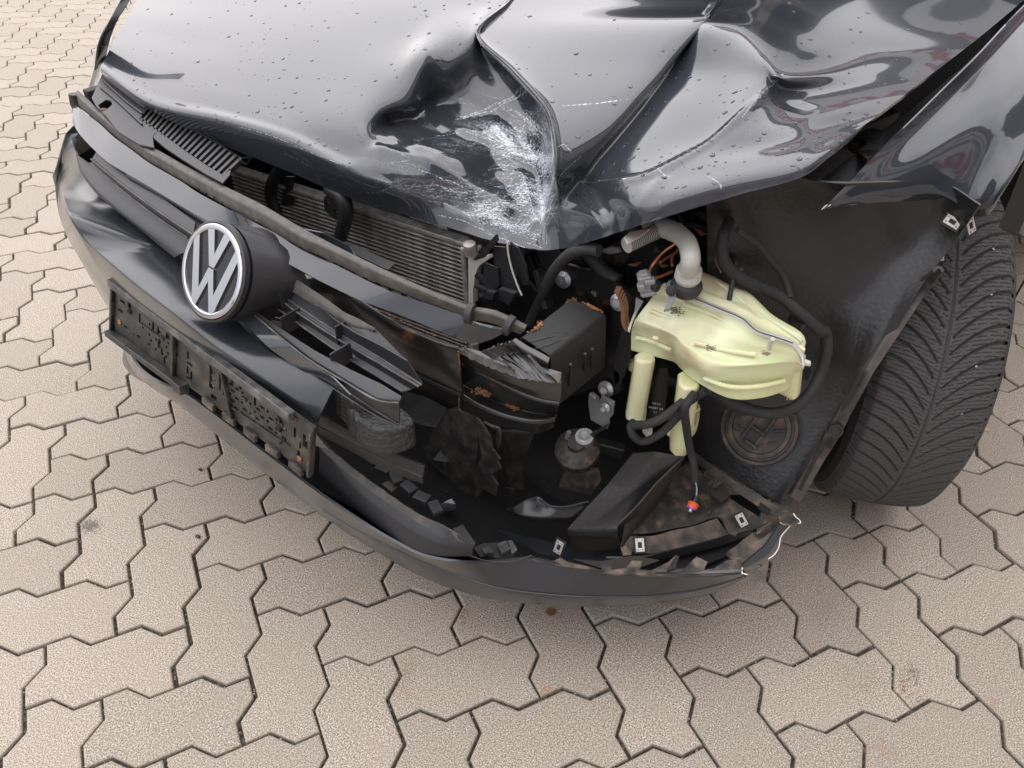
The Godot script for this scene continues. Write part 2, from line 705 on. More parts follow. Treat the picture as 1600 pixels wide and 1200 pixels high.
func grains(seed: int) -> FastNoiseLite:
	var f := noise(seed, 0.19, 4)
	f.fractal_gain = 0.85
	return f


# ---- the yard: zigzag pavers in herringbone bond ----
const U := Vector3(0.0723, 0, -0.0862)
const W := Vector3(0.0862, 0, 0.0723)
const L0 := Vector3(-0.116, 0, 0.343)


func paver_shape(cols: int, rows: int) -> Shape:
	var out := []
	var zig := [0.0, -0.1, 0.1]
	for i in cols:
		for q in 3:
			out.append(Vector2(i + q / 3.0, zig[q]))
	for j in rows:
		for q in 3:
			out.append(Vector2(cols - zig[q], j + q / 3.0))
	for i in range(cols - 1, -1, -1):
		for q in 3:
			out.append(Vector2(i + 1 - q / 3.0, rows - zig[q]))
	for j in range(rows - 1, -1, -1):
		for q in 3:
			out.append(Vector2(zig[q], j + 1 - q / 3.0))
	var rings := []
	for lay: Array in [[0.019, -0.011], [0.019, -0.0034], [0.026, -0.0010], [0.044, 0.0]]:
		var ring := []
		for i in out.size():
			var a: Vector2 = (out[i] - out[(i + out.size() - 1) % out.size()]).normalized()
			var b: Vector2 = (out[(i + 1) % out.size()] - out[i]).normalized()
			var na := Vector2(-a.y, a.x)
			var nb := Vector2(-b.y, b.x)
			var m := (na + nb) / maxf(1.0 + na.dot(nb), 0.3)
			var p: Vector2 = out[i] + m * lay[0]
			ring.append(U * p.x + W * p.y + Vector3.UP * lay[1])
		rings.append(ring)
	var s := Shape.new()
	for r in 3:
		for i in out.size():
			var e := (i + 1) % out.size()
			s.quad(rings[r][e], rings[r][i], rings[r + 1][i], rings[r + 1][e])
	var top := PackedVector2Array()
	for p: Vector3 in rings[3]:
		top.append(Vector2(p.dot(U) / U.length_squared(), p.dot(W) / W.length_squared()))
	var ids := Geometry2D.triangulate_polygon(top)
	for i in range(0, ids.size(), 3):
		var a: Vector3 = rings[3][ids[i]]
		var b: Vector3 = rings[3][ids[i + 1]]
		var c: Vector3 = rings[3][ids[i + 2]]
		if (b - a).cross(c - a).y > 0.0:
			s.tri(a, b, c)
		else:
			s.tri(a, c, b)
	return s


func yard() -> void:
	var bed := Shape.new()
	bed.quad(V(-60, -0.0085, 60), V(60, -0.0085, 60), V(60, -0.0085, -60), V(-60, -0.0085, -60))
	var ground := put("ground", bed, M["joint sand"], self, "yard of beige zigzag concrete pavers in herringbone bond")
	ground.set_meta("kind", "structure")
	ground.set_meta("category", "ground")
	var kinds := [[2, 1], [1, 2], [1, 1]]
	var meshes := []
	for kd: Array in kinds:
		var s := paver_shape(kd[0], kd[1])
		var per := []
		for i in 8:
			var m := s.mesh()
			m.surface_set_material(0, M["paver %d" % i])
			per.append(m)
		meshes.append(per)
	var cam: Camera3D = get_node("camera")
	var near := []
	var rest := [[], [], []]
	for j in range(-75, 40):
		for i in range(-70, 70):
			var todo := []
			var ph := posmod(i - j, 4)
			if ph == 0:
				if (i == 12 and j == 0) or (i == 25 and j == -19):
					todo = [[2, i, j], [2, i + 1, j]]
				else:
					todo = [[0, i, j]]
			elif ph == 3:
				if i == -1 and j == -4:
					todo = [[2, i, j], [2, i, j + 1]]
				else:
					todo = [[1, i, j]]
			for q: Array in todo:
				var at: Vector3 = L0 + U * q[1] + W * q[2]
				var mid: Vector3 = at + (U * kinds[q[0]][0] + W * kinds[q[0]][1]) * 0.5
				var d := mid.distance_to(cam.position)
				var c: Vector3 = cam.transform.affine_inverse() * mid
				var tall := tan(deg_to_rad(cam.fov * 0.5))
				var seen: bool = c.z < -0.1 and absf(c.x / c.z) < tall * 1.333 + 0.12 and absf(c.y / c.z) < tall + 0.12
				if mid.x > -0.62 and mid.x < 0.60 and mid.z < -0.12:
					seen = false
				if seen:
					near.append([d, q[0], at])
				elif mid.length() < 9.0:
					rest[q[0]].append(at)
	near.sort_custom(func(a: Array, b: Array) -> bool: return a[0] < b[0])
	for i in near.size():
		var q: Array = near[i]
		if i >= 300:
			rest[q[1]].append(q[2])
			continue
		var o := MeshInstance3D.new()
		o.name = "paver"
		o.mesh = meshes[q[1]][rng.randi() % 8]
		var tip := Basis(V(rng.randf_range(-1, 1), 0, rng.randf_range(-1, 1)).normalized(), rng.randf_range(0.0, 0.006)) * Basis(Vector3.UP, rng.randf_range(-0.009, 0.009)) * Basis.from_scale(Vector3.ONE * rng.randf_range(0.993, 1.0))
		o.transform = Transform3D(tip, q[2] + V(rng.randf_range(-0.0006, 0.0006), rng.randf_range(-0.0022, 0.0004), rng.randf_range(-0.0006, 0.0006)))
		ground.add_child(o, true)
	for kd in 3:
		if rest[kd].is_empty():
			continue
		var mm := MultiMesh.new()
		mm.transform_format = MultiMesh.TRANSFORM_3D
		mm.mesh = meshes[kd][1 + kd % 2]
		mm.instance_count = rest[kd].size()
		for i in rest[kd].size():
			mm.set_instance_transform(i, Transform3D(Basis(Vector3.UP, rng.randf_range(-0.005, 0.005)), rest[kd][i]))
		var o := MultiMeshInstance3D.new()
		o.name = "farther_pavers"
		o.multimesh = mm
		o.set_meta("kind", "stuff")
		ground.add_child(o, true)


func paint_copy(called: String) -> StandardMaterial3D:
	var m: StandardMaterial3D = M["dark grey paint"].duplicate()
	m.resource_name = called
	M[called] = m
	return m


# ---- bonnet: columns of points from the front edge backwards, left to right across the picture ----
func bonnet() -> void:
	var cols := [
		[V(-.615,.668,-.244), V(-.597,.68,-.24), V(-.619,.684,-.258), V(-.641,.688,-.279), V(-.668,.694,-.304), V(-.698,.7,-.334), V(-.731,.707,-.366), V(-.769,.715,-.404), V(-.816,.723,-.448), V(-.879,.735,-.508), V(-1.021,.758,-.649)],
		[V(-.39,.664,-.211), V(-.375,.678,-.211), V(-.399,.683,-.232), V(-.433,.69,-.26), V(-.464,.698,-.292), V(-.494,.706,-.326), V(-.529,.715,-.369), V(-.568,.728,-.423), V(-.611,.742,-.49), V(-.668,.757,-.561), V(-.797,.784,-.711)],
		[V(-.218,.642,-.232), V(-.19,.687,-.231), V(-.217,.692,-.253), V(-.248,.7,-.282), V(-.275,.707,-.311), V(-.305,.717,-.351), V(-.34,.728,-.398), V(-.384,.742,-.46), V(-.44,.76,-.544), V(-.498,.777,-.625), V(-.611,.808,-.791)],
		[V(-.078,.637,-.246), V(-.047,.689,-.243), V(-.071,.697,-.266), V(-.098,.704,-.293), V(-.123,.712,-.325), V(-.156,.723,-.37), V(-.194,.736,-.423), V(-.235,.752,-.49), V(-.293,.773,-.585), V(-.348,.791,-.672), V(-.452,.825,-.85)],
		[V(.029,.626,-.262), V(.062,.679,-.25), V(.048,.688,-.275), V(.042,.706,-.301), V(.023,.716,-.333), V(-.01,.731,-.388), V(-.047,.747,-.448), V(-.107,.762,-.529), V(-.171,.785,-.63), V(-.222,.802,-.714), V(-.308,.837,-.892)],
		[V(.109,.617,-.284), V(.126,.664,-.275), V(.105,.69,-.301), V(.061,.696,-.339), V(.013,.689,-.399), V(.039,.721,-.414), V(.008,.766,-.469), V(-.058,.775,-.56), V(-.113,.79,-.652), V(-.161,.808,-.736), V(-.241,.842,-.914)],
		[V(.204,.605,-.32), V(.189,.636,-.334), V(.172,.667,-.344), V(.139,.689,-.366), V(.061,.682,-.433), V(.014,.689,-.49), V(.023,.736,-.502), V(.01,.781,-.565), V(-.062,.795,-.672), V(-.108,.812,-.756), V(-.189,.846,-.931)],
		[V(.29,.598,-.347), V(.268,.618,-.37), V(.239,.64,-.393), V(.186,.659,-.435), V(.136,.678,-.476), V(.08,.696,-.525), V(.046,.733,-.548), V(.04,.786,-.563), V(-.031,.798,-.679), V(-.079,.814,-.767), V(-.157,.848,-.942)],
		[V(.332,.598,-.365), V(.308,.617,-.394), V(.289,.641,-.422), V(.27,.664,-.451), V(.241,.69,-.481), V(.178,.712,-.532), V(.09,.736,-.572), V(.033,.771,-.583), V(-.002,.802,-.686), V(-.051,.817,-.778), V(-.13,.85,-.951)],
		[V(.344,.599,-.37), V(.33,.626,-.391), V(.322,.661,-.409), V(.348,.711,-.377), V(.334,.741,-.392), V(.28,.761,-.44), V(.176,.779,-.492), V(.046,.791,-.564), V(.001,.803,-.692), V(-.046,.817,-.78), V(-.122,.85,-.954)],
		[V(.379,.616,-.37), V(.368,.641,-.384), V(.344,.665,-.403), V(.352,.709,-.392), V(.34,.737,-.409), V(.289,.76,-.459), V(.198,.776,-.515), V(.067,.79,-.594), V(.028,.805,-.703), V(-.018,.82,-.791), V(-.096,.852,-.963)],
		[V(.44,.658,-.356), V(.427,.679,-.367), V(.357,.681,-.424), V(.362,.714,-.432), V(.366,.744,-.473), V(.358,.768,-.538), V(.344,.792,-.62), V(.33,.825,-.717), V(.299,.826,-.808), V(.249,.832,-.918), V(.188,.864,-1.091)],
		[V(.461,.672,-.361), V(.447,.691,-.373), V(.377,.685,-.425), V(.368,.702,-.446), V(.368,.728,-.496), V(.357,.751,-.577), V(.34,.774,-.663), V(.326,.815,-.736), V(.31,.827,-.803), V(.265,.831,-.912), V(.198,.864,-1.095)],
		[V(.509,.708,-.344), V(.498,.725,-.349), V(.461,.728,-.384), V(.437,.729,-.427), V(.423,.741,-.483), V(.404,.762,-.565), V(.386,.785,-.65), V(.358,.824,-.712), V(.331,.825,-.803), V(.279,.829,-.935), V(.221,.863,-1.125)],
		[V(.552,.73,-.374), V(.543,.747,-.378), V(.516,.748,-.408), V(.499,.752,-.443), V(.486,.759,-.502), V(.473,.776,-.56), V(.446,.797,-.636), V(.413,.826,-.709), V(.38,.827,-.824), V(.322,.832,-.987), V(.277,.866,-1.19)],
		[V(.593,.748,-.413), V(.583,.761,-.419), V(.558,.763,-.442), V(.536,.764,-.475), V(.528,.776,-.507), V(.519,.793,-.553), V(.505,.808,-.61), V(.481,.823,-.661), V(.446,.821,-.8), V(.401,.828,-.965), V(.364,.868,-1.211)],
		[V(.637,.764,-.461), V(.63,.773,-.464), V(.61,.777,-.488), V(.591,.777,-.515), V(.571,.783,-.55), V(.546,.787,-.598), V(.529,.795,-.632), V(.526,.814,-.629), V(.507,.813,-.777), V(.489,.827,-.931), V(.465,.87,-1.184)],
		[V(.649,.777,-.508), V(.644,.783,-.507), V(.63,.784,-.533), V(.614,.786,-.563), V(.599,.786,-.603), V(.588,.789,-.643), V(.58,.794,-.682), V(.58,.803,-.725), V(.584,.813,-.802), V(.584,.825,-.926), V(.595,.861,-1.137)],
		[V(.648,.777,-.586), V(.65,.783,-.585), V(.651,.788,-.606), V(.654,.792,-.633), V(.655,.794,-.672), V(.657,.796,-.709), V(.659,.8,-.747), V(.663,.805,-.792), V(.669,.813,-.876), V(.677,.826,-.982), V(.694,.86,-1.193)]
	]
	var across := 9
	var along := 8
	var n_c := cols.size()
	var lines := []
	for c: Array in cols:
		lines.append(curve(c, along))
	var g := []
	var uvs := []
	for r in lines[0].size():
		var row := []
		for c in n_c:
			row.append(lines[c][r])
		g.append(PackedVector3Array(curve(row, across)))
		var uv := PackedVector2Array()
		for c in g[-1].size():
			uv.append(Vector2(float(c) / (g[-1].size() - 1), float(r) / (lines[0].size() - 1)))
		uvs.append(uv)
	# small buckles in the crushed part
	var f := noise(61, 0.9, 2)
	f.fractal_type = FastNoiseLite.FRACTAL_RIDGED
	for r in g.size():
		for c in g[r].size():
			var w := smoothstep(4.2, 5.6, c / 9.0) * (1.0 - smoothstep(8.5, 9.0, c / 9.0)) * (1.0 - smoothstep(4.0, 6.2, r / 8.0)) * smoothstep(-0.6, 0.5, r / 8.0)
			if w > 0.001:
				var p: Vector3 = g[r][c]
				g[r][c] = p + V(0, 0.004 * w * f.get_noise_2d(p.x * 13.0 + p.y * 9.0, p.z * 11.0 - p.x * 5.0), 0)
	# sharp kinks: [height, width in columns, path of (column, row)]
	for q: Array in [[-0.006, 0.4, [5.1, 2.7], [5.9, 3.7], [6.6, 4.4], [7.2, 4.9]], [0.006, 0.45, [4.9, 2.2], [5.8, 2.3], [6.8, 1.8], [7.6, 1.3], [8.4, 0.9]], [0.005, 0.3, [6.4, 2.5], [7.0, 3.3], [7.7, 3.5], [8.3, 3.2]], [-0.005, 0.3, [7.4, 4.7], [7.8, 3.7], [8.0, 2.6], [8.4, 1.6]], [0.005, 0.3, [6.2, 0.5], [6.9, 1.2], [7.5, 1.9], [7.6, 2.7]], [-0.004, 0.3, [4.4, 1.1], [5.2, 1.3], [6.1, 1.0], [6.8, 0.4]], [0.005, 0.35, [5.6, 5.2], [6.0, 4.2], [6.9, 4.0]], [-0.004, 0.25, [8.2, 0.3], [8.3, 1.2], [8.1, 2.2]], [0.004, 0.3, [3.4, 0.8], [4.2, 1.15], [5.0, 0.95]], [0.005, 0.3, [11.6, 1.6], [12.4, 2.1], [13.4, 2.4], [14.4, 3.6], [15.2, 5.2], [15.9, 6.6]], [-0.003, 0.3, [9.6, 1.8], [10.6, 2.1], [11.6, 2.4]], [0.003, 0.25, [13.0, 0.9], [13.6, 2.0]], [-0.003, 0.3, [15.4, 6.2], [15.9, 5.4], [16.6, 4.6]]]:
		for r in range(0, 64):
			for c in g[0].size():
				var at := Vector2(c / 9.0, r / 8.0)
				var best := 9.0
				for i in range(2, q.size() - 1):
					var near := Geometry2D.get_closest_point_to_segment(at, Vector2(q[i][0], q[i][1]), Vector2(q[i + 1][0], q[i + 1][1]))
					best = minf(best, near.distance_to(at))
				if best < q[1]:
					g[r][c] = g[r][c] + V(0, q[0] * pow(1.0 - best / q[1], 1.3), 0)
	var s := Shape.new()
	s.slab_grid(g, 0.004, Vector3(0.5, 3.0, 2.5), uvs)
	var m := paint_copy("scraped dark grey paint")
	var o := put("bonnet", s, m, car, "crumpled dark grey bonnet with a scraped dent")
	scrapes(m)
	drops(o, g)


# white scrapes where the bonnet was hit: strokes in the sheet's own coordinates (column, row)
func scrapes(m: StandardMaterial3D) -> void:
	var w := 2048
	var h := 1024
	var im := Image.create(w, h, false, Image.FORMAT_RGB8)
	im.fill(lin(Color(0.031, 0.035, 0.041)))
	var patch := noise(51, 0.012, 4)
	var fine := noise(52, 0.09, 3)
	# [centre column, row, spread, spread, strokes, length, slant, strength]
	for q: Array in [
		[7.9, 1.6, 0.85, 0.95, 1300, 46, 0.30, 0.8], [8.2, 2.7, 0.6, 0.9, 1000, 34, 0.2, 0.75], [7.6, 3.4, 0.7, 0.7, 1000, 30, 0.6, 0.75], [7.0, 1.0, 1.1, 0.5, 700, 44, 0.35, 0.75],
		[8.2, 4.2, 0.55, 0.8, 1100, 30, -0.9, 0.8], [7.2, 4.3, 0.5, 0.7, 650, 36, -0.8, 0.6], [5.8, 1.6, 0.8, 0.6, 420, 40, 0.35, 0.42],
		[4.6, 0.8, 1.0, 0.3, 130, 50, 0.2, 0.32], [6.0, 3.2, 0.4, 0.5, 120, 26, 0.5, 0.3], [8.6, 1.0, 0.3, 0.7, 120, 30, 2.2, 0.5],
		[15.2, 5.3, 0.5, 1.0, 90, 60, -2.0, 0.16], [10.2, 1.1, 0.4, 0.4, 40, 30, -1.0, 0.2], [2.8, 1.0, 0.5, 0.15, 40, 30, 0.1, 0.3]]:
		for i in q[4]:
			var c := Vector2(rng.randfn(q[0], q[2] * 0.6) / 18.0 * w, rng.randfn(q[1], q[3] * 0.6) / 10.0 * h)
			if patch.get_noise_2d(c.x, c.y) < rng.randf_range(-0.25, 0.25):
				continue
			var bend := rng.randf_range(-0.02, 0.02)
			stroke(im, c, atan(q[6]) + rng.randfn(0.0, 0.25), rng.randf_range(0.3, 2.2) * q[5], bend, rng.randf_range(0.4, 1.6), q[7] * rng.randf_range(0.25, 1.0), fine)
	# single long scratches and chipped folds
	for q: Array in [
		[[8.9, 0.1], [8.75, 0.7], [8.85, 1.4], [8.95, 2.2], [9.0, 3.2]], [[9.05, 0.2], [8.95, 0.9], [9.0, 2.0]], [[8.95, 3.4], [9.0, 4.2], [8.9, 5.0], [8.6, 5.5]],
		[[6.6, 1.0], [7.3, 0.9], [8.0, 0.6], [8.7, 0.3]], [[5.6, 1.9], [6.3, 1.7], [7.0, 1.2], [7.6, 1.1]], [[6.6, 4.6], [7.4, 5.1], [8.2, 5.6]], [[6.5, 4.5], [7.2, 4.9], [8.1, 5.5]],
		[[2.2, 0.95], [3.2, 1.0], [4.2, 0.9]], [[5.8, 0.35], [6.6, 0.3], [7.6, 0.2], [8.6, 0.1]], [[10.1, 5.05], [10.9, 5.0]], [[9.6, 4.0], [10.0, 4.05], [10.2, 3.7]], [[9.2, 2.4], [9.8, 2.9], [10.6, 3.3]],
		[[11.4, 2.2], [12.2, 2.3], [12.9, 2.25]], [[13.4, 2.9], [13.8, 2.1]], [[14.5, 1.6], [14.8, 0.7]], [[11.0, 1.0], [11.2, 0.5]], [[15.0, 4.5], [15.3, 5.6], [15.9, 6.4]], [[15.6, 6.6], [16.0, 7.0]]]:
		for i in q.size() - 1:
			var a := Vector2(q[i][0] / 18.0 * w, q[i][1] / 10.0 * h)
			var b := Vector2(q[i + 1][0] / 18.0 * w, q[i + 1][1] / 10.0 * h)
			stroke(im, a, (b - a).angle(), a.distance_to(b), 0.0, 1.5, 0.8, fine)
	m.albedo_color = Color.WHITE
	m.albedo_texture = ImageTexture.create_from_image(im)
	m.texture_repeat = false


func stroke(im: Image, at: Vector2, dir: float, length: float, bend: float, wide: float, strength: float, f: FastNoiseLite) -> void:
	var p := at
	var white := Color(0.86, 0.87, 0.9)
	for i in int(length):
		dir += bend + rng.randfn(0.0, 0.02)
		p += Vector2(cos(dir), sin(dir))
		var fade := strength * clampf(f.get_noise_2d(p.x * 1.5, p.y * 4.0) * 1.6 + 0.45, 0.0, 1.0)
		if fade < 0.04:
			continue
		var r := int(ceil(wide))
		for y in range(-r, r + 1):
			var k := clampf(wide - absf(y) + 0.5, 0.0, 1.0) * fade
			if k <= 0.0:
				continue
			var x0 := int(p.x - sin(dir) * y)
			var y0 := int(p.y + cos(dir) * y)
			if x0 >= 0 and y0 >= 0 and x0 < im.get_width() and y0 < im.get_height():
				im.set_pixel(x0, y0, im.get_pixel(x0, y0).lerp(white, k))


# rain drops: small domes of water lying on the sheet
func drops(parent: Node, g: Array) -> void:
	var s := Shape.new()
	var prof := []
	for i in 5:
		var a := PI * 0.5 * i / 4
		prof.append(Vector2(cos(a), sin(a) * 0.45))
	s.lathe(Vector3.ZERO, Vector3.UP, prof, 12)
	for i in s.v.size():
		var p := s.v[i]
		s.n[i] = V(p.x, p.y / 0.2, p.z).normalized()
	var where := []
	while where.size() < 820:
		var r := rng.randi_range(6, g.size() - 3)
		var c := rng.randi_range(2, g[0].size() - 3)
		var col := c / 9.0
		if col > 4.4 and col < 9.2 and r < 46:
			continue
		var p: Vector3 = g[r][c].lerp(g[r][c + 1], rng.randf()).lerp(g[r + 1][c].lerp(g[r + 1][c + 1], rng.randf()), rng.randf())
		var n: Vector3 = (g[r][c + 1] - g[r][c]).cross(g[r + 1][c] - g[r][c]).normalized()
		n = n if n.y > 0 else -n
		var z := 0.0011 + 0.0027 * pow(rng.randf(), 2.5)
		where.append(Transform3D(Basis(n.cross(Vector3.BACK).normalized(), n, n.cross(n.cross(Vector3.BACK)).normalized()) * Basis(Vector3.UP, rng.randf() * TAU) * Basis.from_scale(V(z, z, z * rng.randf_range(0.8, 1.5))), p - n * 0.0002))
	var mm := MultiMesh.new()
	mm.transform_format = MultiMesh.TRANSFORM_3D
	mm.mesh = s.mesh()
	mm.mesh.surface_set_material(0, M["water"])
	mm.instance_count = where.size()
	for i in where.size():
		mm.set_instance_transform(i, where[i])
	var o := MultiMeshInstance3D.new()
	o.name = "rain_drops"
	o.multimesh = mm
	o.set_meta("kind", "stuff")
	parent.add_child(o, true)


func bumper() -> void:
	# painted cover: back edge of the ledge, crease, face, lower edge
	var rows := [
		[V(-0.74, 0.60, -0.36)] + [V(-.688,.548,-.196), V(-.617,.54,-.153), V(-.531,.535,-.126), V(-.419,.532,-.102), V(-.337,.53,-.094), V(-.233,.528,-.086), V(-.12,.526,-.075), V(.016,.522,-.051), V(.136,.517,-.033), V(.198,.514,-.042), V(.258,.511,-.05)],
		[V(-0.78, 0.56, -0.36)] + [V(-.69,.565,-.189), V(-.708,.512,-.16), V(-.7,.463,-.133), V(-.309,.583,-.001), V(-.259,.556,.006), V(-.151,.551,.014), V(-.081,.546,.016), V(.01,.541,.017), V(.072,.518,.009), V(.131,.506,.002), V(.197,.49,-.007), V(.256,.472,-.016)],
		[V(-0.79, 0.50, -0.36)] + [V(-.75,.472,-.155), V(-.745,.451,-.14), V(-.73,.435,-.127), V(-.68,.398,-.1), V(-.442,.44,-.034), V(-.274,.459,-.008), V(-.162,.468,.002), V(-.055,.469,.005), V(.031,.461,.002), V(.093,.45,-.006), V(.162,.433,-.014), V(.23,.425,-.024)],
		[V(-0.76, 0.30, -0.36), V(-0.72, 0.30, -0.2), V(-0.66, 0.30, -0.12), V(-0.6, 0.30, -0.10), V(-0.5, 0.30, -0.065), V(-0.4, 0.31, -0.04), V(-0.3, 0.33, -0.02), V(-0.2, 0.35, -0.015), V(-0.1, 0.36, -0.015), V(0, 0.37, -0.015), V(0.1, 0.38, -0.02), V(0.2, 0.39, -0.025), V(0.245, 0.40, -0.03)]
	]
	put("bumper_cover", sheet(rows, 0.0035, 60, true, 0.004), M["bumper paint"], car, "torn dark grey bumper cover still hanging on the right side")
	# lower lip along the ground
	var lip := [
		[V(-0.72, 0.33, -0.25)] + [V(-.308,.31,-.012), V(-.097,.315,-.009), V(-.02,.312,-.011), V(.068,.305,-.014), V(.126,.3,-.017), V(.204,.285,-.025), V(.29,.268,-.038), V(.34,.255,-.051), V(.383,.25,-.063), V(.437,.245,-.1), V(.492,.24,-.166), V(.541,.238,-.189), V(.59,.236,-.219), V(.645,.236,-.262), V(.697,.238,-.306), V(.738,.24,-.342)],
		[V(-0.73, 0.27, -0.27)] + [V(-.373,.26,-.025), V(-.155,.255,-.015), V(-.071,.25,-.016), V(.032,.24,-.023), V(.093,.23,-.032), V(.18,.22,-.038), V(.272,.212,-.054), V(.316,.205,-.068), V(.36,.2,-.081), V(.415,.195,-.1), V(.478,.19,-.129), V(.559,.187,-.185), V(.634,.187,-.248), V(.673,.188,-.289), V(.704,.19,-.328), V(.733,.2,-.367)],
		[V(-0.70, 0.17, -0.28)] + [V(-.45,.2,-.04), V(-.268,.2,-.04), V(-.156,.2,-.037), V(.018,.19,-.041), V(.057,.185,-.043), V(.16,.17,-.052), V(.252,.16,-.064), V(.339,.153,-.078), V(.412,.15,-.101), V(.474,.148,-.134), V(.529,.147,-.173), V(.588,.147,-.221), V(.637,.147,-.268), V(.693,.15,-.332), V(.715,.155,-.369), V(.731,.165,-.396)],
		[V(-0.6, 0.16, -0.45), V(-0.45, 0.16, -0.22), V(-0.3, 0.16, -0.16), V(-0.15, 0.155, -0.15), V(0, 0.15, -0.15), V(0.1, 0.15, -0.16), V(0.2, 0.145, -0.18), V(0.28, 0.14, -0.2), V(0.36, 0.14, -0.23), V(0.43, 0.14, -0.26), V(0.49, 0.14, -0.29), V(0.54, 0.14, -0.33), V(0.58, 0.14, -0.37), V(0.62, 0.14, -0.42), V(0.65, 0.14, -0.46), V(0.67, 0.15, -0.5), V(0.69, 0.155, -0.53)]
	]
	var crease := []
	for q: Vector3 in lip[1].slice(6):
		crease.append(q + V(0.0, 0.0, 0.0))
	var lip_part := put("bumper_lip", sheet(lip, 0.004, 90, true, 0.004), M["bumper paint"], car, "lower painted lip of the bumper with scratches")
	put("crease_line", pipe(crease, 0.0016, 6), M["bumper paint"], lip_part)


# a bar of several folds: rows front to back, given as a thin sheet
func grille() -> void:
	var paint: Material = M["dark grey paint"]
	var grey: Material = M["satin grey plastic"]
	var black: Material = M["black plastic"]
	# painted strip with its rubber seal
	var top := [V(-.614,.635,-.18), V(-.553,.635,-.165), V(-.47,.635,-.155), V(-.398,.635,-.142), V(-.327,.635,-.134), V(-.26,.635,-.126), V(-.207,.635,-.124), V(-.155,.635,-.122), V(-.111,.635,-.118), V(-.054,.635,-.117), V(-.001,.635,-.117), V(.063,.635,-.118)] + [V(.076,.632,-.121), V(.119,.629,-.121), V(.189,.626,-.127), V(.24,.623,-.131), V(.291,.621,-.136), V(.333,.618,-.149), V(.376,.615,-.159), V(.409,.612,-.164), V(.426,.6,-.187)]
	var low := [V(-.559,.617,-.145), V(-.495,.617,-.127), V(-.419,.617,-.112), V(-.352,.617,-.102), V(-.295,.617,-.1), V(-.241,.617,-.099), V(-.183,.617,-.097), V(-.121,.617,-.095), V(-.053,.617,-.095)] + [V(-.032,.619,-.103), V(.007,.619,-.113), V(.064,.619,-.097)] + [V(.165,.614,-.1), V(.193,.609,-.105), V(.255,.604,-.114), V(.308,.599,-.13), V(.343,.594,-.138), V(.378,.589,-.148), V(.399,.584,-.157), V(.403,.584,-.163)]
	var s := sheet([top, low], 0.004, 70, true)
	var strip := put("grille_strip", s, paint, car, "long painted strip above the grille, bent and scratched at its broken end")
	var edge := [V(.388,.572,-.168), V(.396,.576,-.176), V(.401,.576,-.191), V(.404,.576,-.212)]
	var back := [V(.382,.565,-.181), V(.384,.565,-.189), V(.386,.565,-.204), V(.388,.565,-.221)]
	put("broken_end", sheet([edge, back], 0.003, 12, false), paint, strip)
	var tube := [V(-.616,.648,-.195), V(-.569,.648,-.186), V(-.5,.648,-.173), V(-.424,.648,-.161), V(-.355,.648,-.154), V(-.291,.648,-.147), V(-.248,.648,-.147), V(-.186,.648,-.144), V(-.126,.648,-.143), V(-.068,.648,-.142), V(-.016,.648,-.143), V(.035,.648,-.142)] + [V(.115,.65,-.135), V(.181,.647,-.137), V(.247,.643,-.142), V(.314,.64,-.148), V(.356,.637,-.155), V(.395,.633,-.164), V(.419,.63,-.18), V(.458,.62,-.192)]
	var mid := [V(-.595,.652,-.18), V(-.54,.652,-.168), V(-.463,.652,-.155), V(-.391,.652,-.144), V(-.321,.652,-.136), V(-.256,.652,-.129), V(-.211,.652,-.129), V(-.155,.652,-.127), V(-.096,.652,-.125), V(-.039,.652,-.124), V(.012,.652,-.124), V(.059,.652,-.125)] + [V(.135,.654,-.117), V(.199,.651,-.123), V(.26,.648,-.128), V(.325,.645,-.137), V(.366,.641,-.144), V(.405,.638,-.153), V(.429,.635,-.167), V(.465,.625,-.178)]
	var under := [V(-.63,.632,-.186), V(-.567,.632,-.171), V(-.483,.632,-.16), V(-.41,.632,-.148), V(-.338,.632,-.139), V(-.271,.632,-.131), V(-.217,.632,-.129), V(-.165,.632,-.127), V(-.104,.632,-.125), V(-.047,.632,-.123), V(.006,.632,-.123), V(.056,.632,-.123)] + [V(.122,.633,-.119), V(.191,.63,-.126), V(.249,.627,-.131), V(.318,.624,-.142), V(.358,.621,-.152), V(.398,.618,-.16), V(.42,.615,-.173), V(.451,.605,-.188)]
	var seal := put("rubber_seal", sheet([tube, mid, under], 0.008, 80, true, 0.006), M["weathered rubber"], strip)
	var path := Array(even(curve(mid, 6), 90))
	for i: int in [83, 87]:
		s = Shape.new()
		s.tube([path[i] + V(0, -0.006, 0), path[i].lerp(path[i + 1], 0.6) + V(0, -0.006, 0)], [0.0125], 14)
		put("seal_band", s, M["rubber"], seal)
	s = Shape.new()
	s.tube([path[0] + V(-0.002, -0.002, 0.002), path[0] + V(-0.003, -0.02, 0.004), path[0] + V(0.004, -0.034, 0.008)], [0.009, 0.010, 0.006], 10)
	put("strip_end", s, grey, strip)
	# small ribs that carry the strip
	for i in 26:
		var w := 0.42 + 0.46 * i / 25.0
		var a: Vector3 = even(top, 101)[int(w * 100)] + V(0, -0.004, -0.012)
		s = Shape.new()
		s.box(a, V(0.0015, 0.006, 0.006), Basis(Vector3.UP, 0.2), 0.0005)
		put("rib", s, black, strip)
	# left slats
	var lt := [[V(-.427,.608,-.118), V(-.361,.608,-.113), V(-.299,.608,-.109), V(-.187,.608,-.099), V(-.081,.608,-.089)], [V(-.422,.6,-.105), V(-.285,.6,-.089), V(-.159,.6,-.078), V(-.065,.6,-.073)], [V(-.43,.594,-.107), V(-.293,.594,-.09), V(-.165,.594,-.078), V(-.075,.594,-.074)], [V(-.434,.588,-.108), V(-.298,.588,-.09), V(-.17,.588,-.078), V(-.084,.588,-.074)], [V(-.4,.6,-.103), V(-.28,.6,-.086), V(-.156,.6,-.078), V(-.068,.6,-.074)]]
